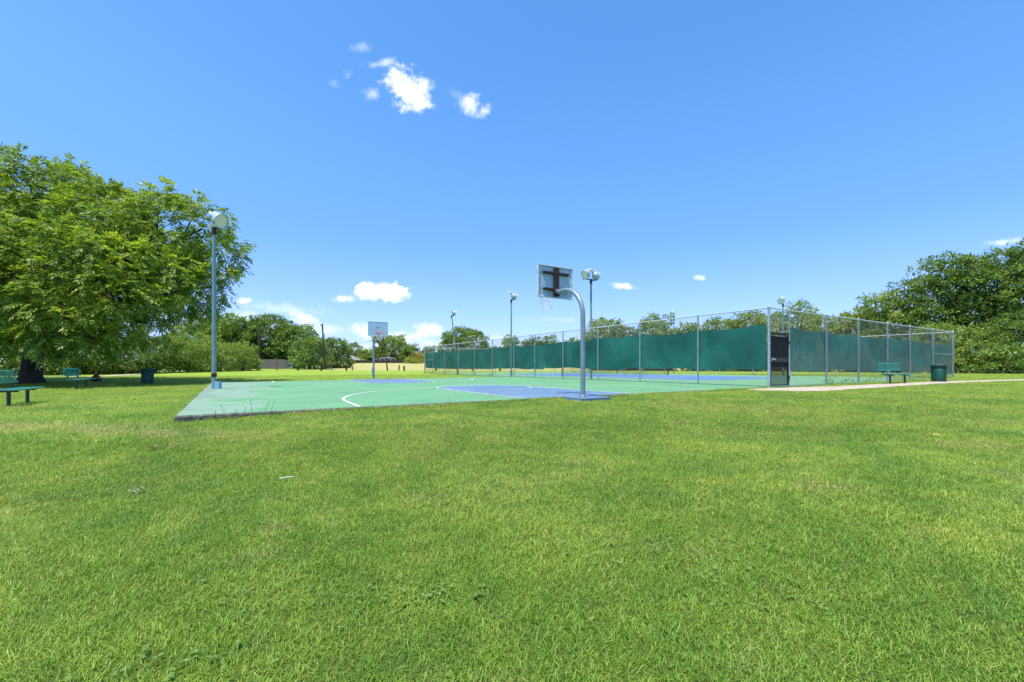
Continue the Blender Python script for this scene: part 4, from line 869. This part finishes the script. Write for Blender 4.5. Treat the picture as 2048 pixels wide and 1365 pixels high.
def person():
    p = on_ground(186, 28.5); root = empty('person', p, math.radians(-50), 'person in a red top sitting bent forward on the grass behind the second bench', 'person')
    # local: facing +y; sitting, legs stretched to both sides
    J = [(0, 0, .12, .135), (0, .06, .30, .125), (0, .14, .46, .135), (0, .22, .56, .07), (0, .30, .60, .06),            # 0 pelvis 1 waist 2 chest 3 neck 4 head base
         (0, .37, .63, .095), (0, .42, .60, .08),                                                               # 5 skull 6 face
         (.17, .17, .48, .06), (.24, .30, .30, .045), (.16, .46, .16, .034), (.13, .52, .13, .03),                  # right arm 7-10
         (-.17, .17, .48, .06), (-.24, .30, .30, .045), (-.16, .46, .16, .034), (-.13, .52, .13, .03),              # left arm 11-14
         (.12, .06, .11, .095), (.42, .32, .14, .07), (.78, .46, .07, .05), (.84, .56, .06, .04),                # right leg 15-18
         (-.12, .06, .11, .095), (-.45, .26, .14, .07), (-.82, .36, .07, .05), (-.90, .45, .06, .04)]            # left leg 19-22
    E = [(0, 1), (1, 2), (2, 3), (3, 4), (4, 5), (5, 6), (2, 7), (7, 8), (8, 9), (9, 10), (2, 11), (11, 12), (12, 13), (13, 14), (0, 15), (15, 16), (16, 17), (17, 18), (0, 19), (19, 20), (20, 21), (21, 22)]
    for hb, sg in ((10, 1), (14, -1)):
        for k in range(5):
            b = J[hb]; i = len(J); ln = (.05, .075, .085, .078, .06)[k]; sp = (k - 2) * .016
            if k == 0: J.append((b[0] - sg * .035, b[1] + .02, b[2] - .01, .009)); J.append((b[0] - sg * .05, b[1] + .045, b[2] - .02, .008))
            else: J.append((b[0] + sp, b[1] + .03, b[2] - .01, .009)); J.append((b[0] + sp * 1.2, b[1] + ln * .8, b[2] - .035, .008))
            E += [(hb, i), (i, i + 1)]
    def skinned(name, ids_r, edges, mat):
        me = bpy.data.meshes.new(name); me.from_pydata([j[:3] for j in ids_r], edges, []); o = bpy.data.objects.new(name, me); COL.objects.link(o)
        sk = o.modifiers.new('skin', 'SKIN'); sk.use_smooth_shade = True
        for i, j in enumerate(ids_r): me.skin_vertices[0].data[i].radius = (j[3], j[3])
        me.skin_vertices[0].data[0].use_root = True; sb = o.modifiers.new('sub', 'SUBSURF'); sb.levels = 1; sb.render_levels = 1
        dg = bpy.context.evaluated_depsgraph_get(); m2 = bpy.data.meshes.new_from_object(o.evaluated_get(dg)); bpy.data.objects.remove(o); m2.materials.clear(); return link(name, m2, mat, root)
    skinned('body', J, E, M['skin'])
    sel = [0, 1, 2, 7, 8, 11, 12]; skinned('shirt', [(*J[i][:3], J[i][3] * 1.10 + .008) for i in sel], [(0, 1), (1, 2), (2, 3), (3, 4), (2, 5), (5, 6)], M['shirt'])
    sel = [0, 15, 16, 17, 19, 20, 21]; skinned('trousers', [(*J[i][:3], J[i][3] * 1.08 + .008) for i in sel], [(0, 1), (1, 2), (2, 3), (0, 4), (4, 5), (5, 6)], M['trousers'])
    h = [(0, .30, .72, .06), (0, .345, .685, .102), (0, .27, .66, .085), (.06, .22, .52, .05), (-.07, .24, .50, .05)]; skinned('hair', h, [(0, 1), (1, 2), (2, 3), (2, 4)], M['hair'])
person()

# ------------------------------------------------------------------ far things
def util_pole(label, px, D, top, lean=0., r=.13, mat='wood_pole', arm=False):
    p = on_ground(px, D); h = hz(top, D) - p.z; root = empty('utility_pole', p, 0, label, 'utility pole', 'old utility poles')
    MB().tube([(0, 0, -.3), (lean * .5, 0, h * .5), (lean, 0, h)], [r, r * .9, r * .75], 10).build('shaft', M[mat], root)
    if arm:
        c = MB(); c.box((lean - .12, 0, h - .25), (.45, .10, .12)); c.build('crossarm', M[mat], root)
        for x in (-.28, 0.06): MB().lathe([(.02, 0), (.05, .02), (.05, .12), (.02, .16), (0, .17)], (lean + x, 0, h - .19), seg=8).build('insulator', M['galv'], root)
    return p, h
util_pole('brown utility pole at the left end of the weathered board fence', 517.5, 80, 652, .1, .15)
util_pole('thick dark utility pole of the pair, with a small crossarm', 650.5, 78, 648.5, -.55, .17, 'wood_dark', True)
util_pole('thin pale pole of the pair, standing just right of the dark one', 652.8, 80, 668, -.35, .09, 'wood_pale')
pp, hh = util_pole('short leaning pole behind the far hoop', 775.6, 66, 673, -.75, .11)
def wire(label, a, b, sag):
    a, b = Vector(a), Vector(b); pts = [a.lerp(b, t) - Vector((0, 0, sag * 4 * t * (1 - t))) for t in [i / 14 for i in range(15)]]; o = MB().tube(pts, .022, 5).build('overhead_wire', M['cable']); tag(o, label, 'wire')
wire('overhead wire sloping up to the leaning pole behind the far hoop', at(652, 78) + Vector((0, 0, hz(700, 78))), pp + Vector((-.72, 0, hh - .1)), .25)
wire('pale wire crossing the dark trees above the board fence', at(519, 80) + Vector((0, 0, hz(668, 80))), at(600, 78) + Vector((0, 0, hz(695, 78))), .15)
for i, (px, b, t, mt, lab) in enumerate([(553.5, 740.5, 719, 'wood_grey', 'tall thin post in front of the board fence'), (596, 741.5, 733, 'wood_dark', 'dark stump post at the right end of the wire gate'), (614, 737.5, 730, 'wood_pale', 'pale post left of its pale neighbour by the vine mound'), (624.6, 737, 729, 'wood_pale', 'pale post right of its pale neighbour by the vine mound'),
        (642.5, 742, 731.5, 'wood_dark', 'dark post just left of the paired utility poles'), (662.8, 738.5, 730, 'wood_grey', 'grey post right of the paired utility poles'), (692.8, 742.3, 733.7, 'wood_dark', 'short dark post at the field edge, left one of two left of the far hoop'), (704.9, 739.2, 730, 'wood_grey', 'slim post at the field edge, right one of two left of the far hoop'),
        (798.2, 740.8, 730, 'wood_grey', 'tilted slim post right of the short leaning pole'), (808.4, 742.8, 733, 'wood_dark', 'short dark post right of the tilted slim post'), (872, 742, 733, 'wood_dark', 'dark post seen under the windscreen near the left fence corner'), (945, 742, 733, 'wood_dark', 'dark post seen under the windscreen right of the leaning lamp pole'), (1000, 742, 734, 'wood_dark', 'dark post seen under the windscreen left of the middle lamp pole')]):
    D = 66 if mt != 'wood_grey' else 70
    if mt == 'wood_pale': D = 74
    p = on_ground(px, D); h = (b - t) * D / F; m = MB(); w = .09 if mt != 'wood_dark' else .11
    m.box((0, 0, h / 2 - .15), (w * 2, w * 2, h + .3), Matrix.Rotation(R((i * 37) % 9 - 4), 4, 'Y') @ Matrix.Rotation(i * .7, 4, 'Z'), .025); m.box((0, 0, h), (w * 2.1, w * 2.1, .03), Matrix.Rotation(i * .7, 4, 'Z'), .01)
    o = m.build('wooden_post', M[mt]); o.location = p; tag(o, lab, 'post', 'old posts along the field edge')
def board_fence():
    a, b = on_ground(520, 83), on_ground(569.5, 82); d = b - a; L = d.length; root = empty('board_fence', a, math.atan2(d.y, d.x), 'weathered grey vertical board fence under the far trees', 'fence'); rg = random.Random(8); m = MB(); n = int(L / .15); dz = (b.z - a.z)
    for k in range(n): x = (k + .5) * L / n; m.box((x, rg.uniform(-.008, .008), .93 + dz * x / L + rg.uniform(-.03, .03)), (L / n - .012, .02, 1.9), Matrix.Rotation(R(rg.uniform(-.8, .8)), 4, 'Y'))
    m.build('boards', M['wood_grey'], root)
    r = MB(); [r.box((L / 2, .035, z), (L, .04, .09)) for z in (.4, 1.5)]; r.build('rails', M['wood_grey'], root)
board_fence()
def wire_gate():
    a, b = on_ground(570.5, 82), on_ground(594.5, 80); d = b - a; L = d.length; root = empty('wire_gate', a, math.atan2(d.y, d.x), 'small double wire gate between the board fence and the vine mound', 'gate')
    for x0, x1 in ((0.03, L * .52), (L * .54, L)):
        m = MB()
        for x in (x0, x1): m.tube([(x, 0, .05), (x, 0, 1.75)], .035, 8)
        for z in (.15, 1.0, 1.65): m.tube([(x0, 0, z), (x1, 0, z)], .03, 8)
        m.tube([(x0, 0, .15), (x1, 0, 1.65)], .02, 6); f = m.build('leaf_frame', M['galv'], root); q = chain_link(x1 - x0, 1.5, x0, .15, .12, .005); q.smooth = [False] * len(q.f); q.build('mesh', M['wire'], f)
wire_gate()
def house(label, px, D, w, dpt, hw, hr, wall, windows, rz=0.):
    p = on_ground(px, D); root = empty('house', p, rz, label, 'house', 'houses beyond the ripe field')
    m = MB(); m.box((0, 0, hw / 2 - .3), (w, dpt, hw + .6)); m.build('wall', M[wall], root)
    r = MB(); e = .5; a, b = w / 2 + e, dpt / 2 + e; vs = [(-a, -b, hw), (a, -b, hw), (a, b, hw), (-a, b, hw), (-a + b, 0, hw + hr), (a - b, 0, hw + hr)]; r._add(vs, [(0, 1, 5, 4), (1, 2, 5), (2, 3, 4, 5), (3, 0, 4), (3, 2, 1, 0)]); r.build('roof', M['roof' if wall != 'wall_grey' else 'roof_dark'], root)
    for x in windows:
        f = MB().box((x, -dpt / 2 - .03, hw * .55), (1.3, .06, 1.3)).build('window', M['line'], root); MB().box((x, -dpt / 2 - .062, hw * .55), (1.1, .02, 1.1)).build('pane', M['glass'], f)
house('far house with a pale hipped roof left of the bright green bush', 688, 153, 9, 8, 1.2, 2.6, 'wall_pink', (-3, 3))
house('tall pale pinkish far house half hidden between the trees', 731, 182, 5.5, 6, 4.9, 1.5, 'wall_pink', (-1., 1.2))
house('low blue grey far house behind the short leaning pole', 775, 162, 5.5, 5, 1.9, .7, 'wall_grey', (-3, -1, 1, 3))
def low_fence():
    a, b = on_ground(672, 154), on_ground(852, 150); d = b - a; L = d.length; root = empty('garden_fence', a, math.atan2(d.y, d.x), 'long low dark board fence along the far side of the ripe field', 'fence'); m = MB(); n = int(L / .6); rg = random.Random(2)
    for k in range(n): m.box(((k + .5) * L / n, 0, .45 + (b.z - a.z) * k / n + rg.uniform(-.05, .05)), (L / n - .02, .03, 1.1))
    m.build('boards', M['wood_dark'], root)
low_fence()
# bare dead shrub behind the round tree
def dead_tree():
    p = on_ground(975, 95); root = empty('bare_tree', p, 0, 'leafless grey tree right of the dense round tree', 'tree'); rg = random.Random(5); t = MB(); t.tube([(0, 0, -.2), (0, 0, 2.4)], [.12, .09], 7)
    for k in range(26): a = rg.uniform(0, 6.28); e = Vector((math.cos(a) * rg.uniform(.5, 2.4), math.sin(a) * .8, rg.uniform(3.2, 5.6))); t.tube(curve3((0, 0, rg.uniform(1.2, 2.4)), e, (0, 0, -.3), 4), [.06, .045, .03, .02, .012], 4)
    t.build('trunk', M['wood_pale'], root)
dead_tree()
# cable rail at the right edge
def cable_rail():
    a, b = on_ground(1906, 30), on_ground(2120, 27.5); d = b - a; L = d.length; root = empty('cable_rail', a, math.atan2(d.y, d.x), 'low sagging cable barrier right of the tennis fence corner', 'barrier'); hts = .52
    MB().tube([(L * t, 0, hts - .25 * 4 * t * (1 - t) * .4 + (b.z - a.z) * t) for t in [i / 12 for i in range(13)]], .009, 6).build('cable', M['cable'], root)
    for x in (L,): MB().tube([(x, 0, -.3), (x, 0, .6)], .05, 8).build('post', M['wood_grey'], root)
cable_rail()

# ------------------------------------------------------------------ small things on the lawn
def on_lawn(px, py):
    D = 3.
    for _ in range(40): p = at(px, D); D = F * (EYE - gz(p.x, p.y)) / (py - HY)
    p = at(px, D); p.z = gz(p.x, p.y); return p
s = on_lawn(573, 966); o = MB().tube([(-.055, -.02, .045), (0, 0, .052), (.055, .025, .05)], [.006, .007, .005], 7).build('stick', M['stick']); o.location = s; tag(o, 'short pale stick lying on the lawn left of centre', 'stick')
def leaf_heap(px, py, n, spread, mat, label, size=.05, seed=1):
    rg = random.Random(seed); m = MB(); p = on_lawn(px, py)
    for k in range(n):
        a = rg.uniform(0, 6.28); x, y = rg.gauss(0, spread), rg.gauss(0, spread * .6); c = Vector((x, y, rg.uniform(.03, .06))); d = Vector((math.cos(a), math.sin(a), rg.uniform(-.3, .5))) * size * rg.uniform(.6, 1.2); w = Vector((-math.sin(a), math.cos(a), rg.uniform(-.2, .2))) * size * .28
        m._add([c - d, c - d * .2 + w + Vector((0, 0, .006)), c + d, c - d * .2 - w + Vector((0, 0, .004))], [(0, 1, 2, 3)])
    o = m.build('fallen_leaves', M[mat]); o.location = p; tag(o, label, 'leaves'); return o
leaf_heap(268, 992, 22, .075, 'paleleaf', 'scatter of pale dry leaves on the lawn at lower left', .02, 1)
leaf_heap(326, 900, 30, .12, 'deadleaf', 'brown patch of dead leaves on the lawn below the slab corner', .035, 2)
leaf_heap(1358, 850, 14, .08, 'deadleaf', 'small dark dead leaf tuft on the lawn below the hoop', .04, 3)
leaf_heap(1862, 876, 6, .05, 'yellowleaf', 'yellow fallen leaves on the lawn at the right', .04, 4)
leaf_heap(1957, 932, 2, .01, 'redpiece', 'tiny reddish leaf on the lawn near the right edge', .02, 5)
# clover and weeds: uncountable ground cover
def weeds():
    rng = np.random.default_rng(9); vs = []
    patches = [(540, 1185, .16, 34), (1700, 965, .3, 80), (880, 1195, .12, 14), (740, 1215, .10, 16), (1080, 1090, .2, 18), (340, 1330, .1, 30), (1400, 1130, .15, 35), (960, 985, .3, 40), (1560, 1195, .14, 30), (1780, 1100, .25, 40), (1230, 1100, .18, 30), (800, 1190, .1, 30), (860, 985, .35, 40), (1640, 990, .3, 50)]
    for px, py, sp, n in patches:
        n = int(n * .6); p = on_lawn(px, py); X = p.x + rng.normal(0, sp * 1.2, n); Y = p.y + rng.normal(0, sp * .7, n); Z = ground_z(X, Y) + rng.uniform(.014, .036, n)
        for k in range(3):
            a = rng.uniform(0, 6.28, n); d = np.stack([np.cos(a), np.sin(a), rng.uniform(-.2, .35, n)], -1); s_ = np.stack([-np.sin(a), np.cos(a), rng.uniform(-.2, .2, n)], -1); vs.append(quads_from(np.stack([X, Y, Z], -1), nrm(d), s_, rng.uniform(.014, .026, n), rng.uniform(.012, .02, n), .1))
    v = np.concatenate(vs); o = link('clover', np_mesh('clover', v, np.arange(len(v)).reshape(-1, 4)), M['leaf_clover']); struct(o, 'stuff')
M['leaf_clover'] = leafy('leaf_clover', [(.07, .17, .03), (.12, .25, .045), (.18, .31, .07), (.26, .36, .14)], .3, .5, 3.)
weeds()
def tall_stems():
    rg = random.Random(12); m = MB()
    for (px, h, ln) in ((450, .20, -.05), (489, .13, .02), (503, .26, .0), (527, .18, .09), (541, .2, .07), (470, .1, .03), (745, .09, .03), (900, .09, -.03), (1283, .13, .02), (1316, .12, -.01), (1290, .08, .04), (430, .1, .02)):
        k = (px - CX) / F; D = 10.36 / (1 - .6 * k) - .1; p = at(px, D); z = gz(p.x, p.y); m.tube([(p.x, p.y, z), (p.x + ln * .4, p.y, z + h * .6 + .05), (p.x + ln, p.y - .02, z + h + .05)], [.004, .003, .002], 4)
        m.tube([(p.x + ln, p.y - .02, z + h + .04), (p.x + ln * 1.15, p.y - .02, z + h + .08)], [.006, .003], 4)
    o = m.build('weed_stalks', M['leaf_vine']); struct(o, 'stuff')
tall_stems()
def fence_weeds():
    rng = np.random.default_rng(19); vs = []
    spots = [(*tv(t, -.1).xy, .16, .22, 40) for t in lp[6:12]] + [(*tv(-.15, t).xy, .25, .2, 50) for t in (6.4, 9, 12.5, 13.5, 16, 17)] + [(*tv(-.1, sp_[2] + .12).xy, .12, .38, 60)]
    for x, y, sp, h, n in spots:
        X = x + rng.normal(0, sp, n); Y = y + rng.normal(0, sp * .6, n); Z = ground_z(X, Y) + rng.random(n) ** 1.5 * h; d = nrm(rng.normal(size=(n, 3)) + np.array([0, 0, .5])); s_ = nrm(np.cross(d, rng.normal(size=(n, 3)))); vs.append(quads_from(np.stack([X, Y, Z], -1), d, s_, rng.uniform(.07, .14, n), rng.uniform(.03, .06, n), .1))
    v = np.concatenate(vs); o = link('fence_weeds', np_mesh('fence_weeds', v, np.arange(len(v)).reshape(-1, 4)), M['leaf_yellow']); struct(o, 'stuff')
fence_weeds()
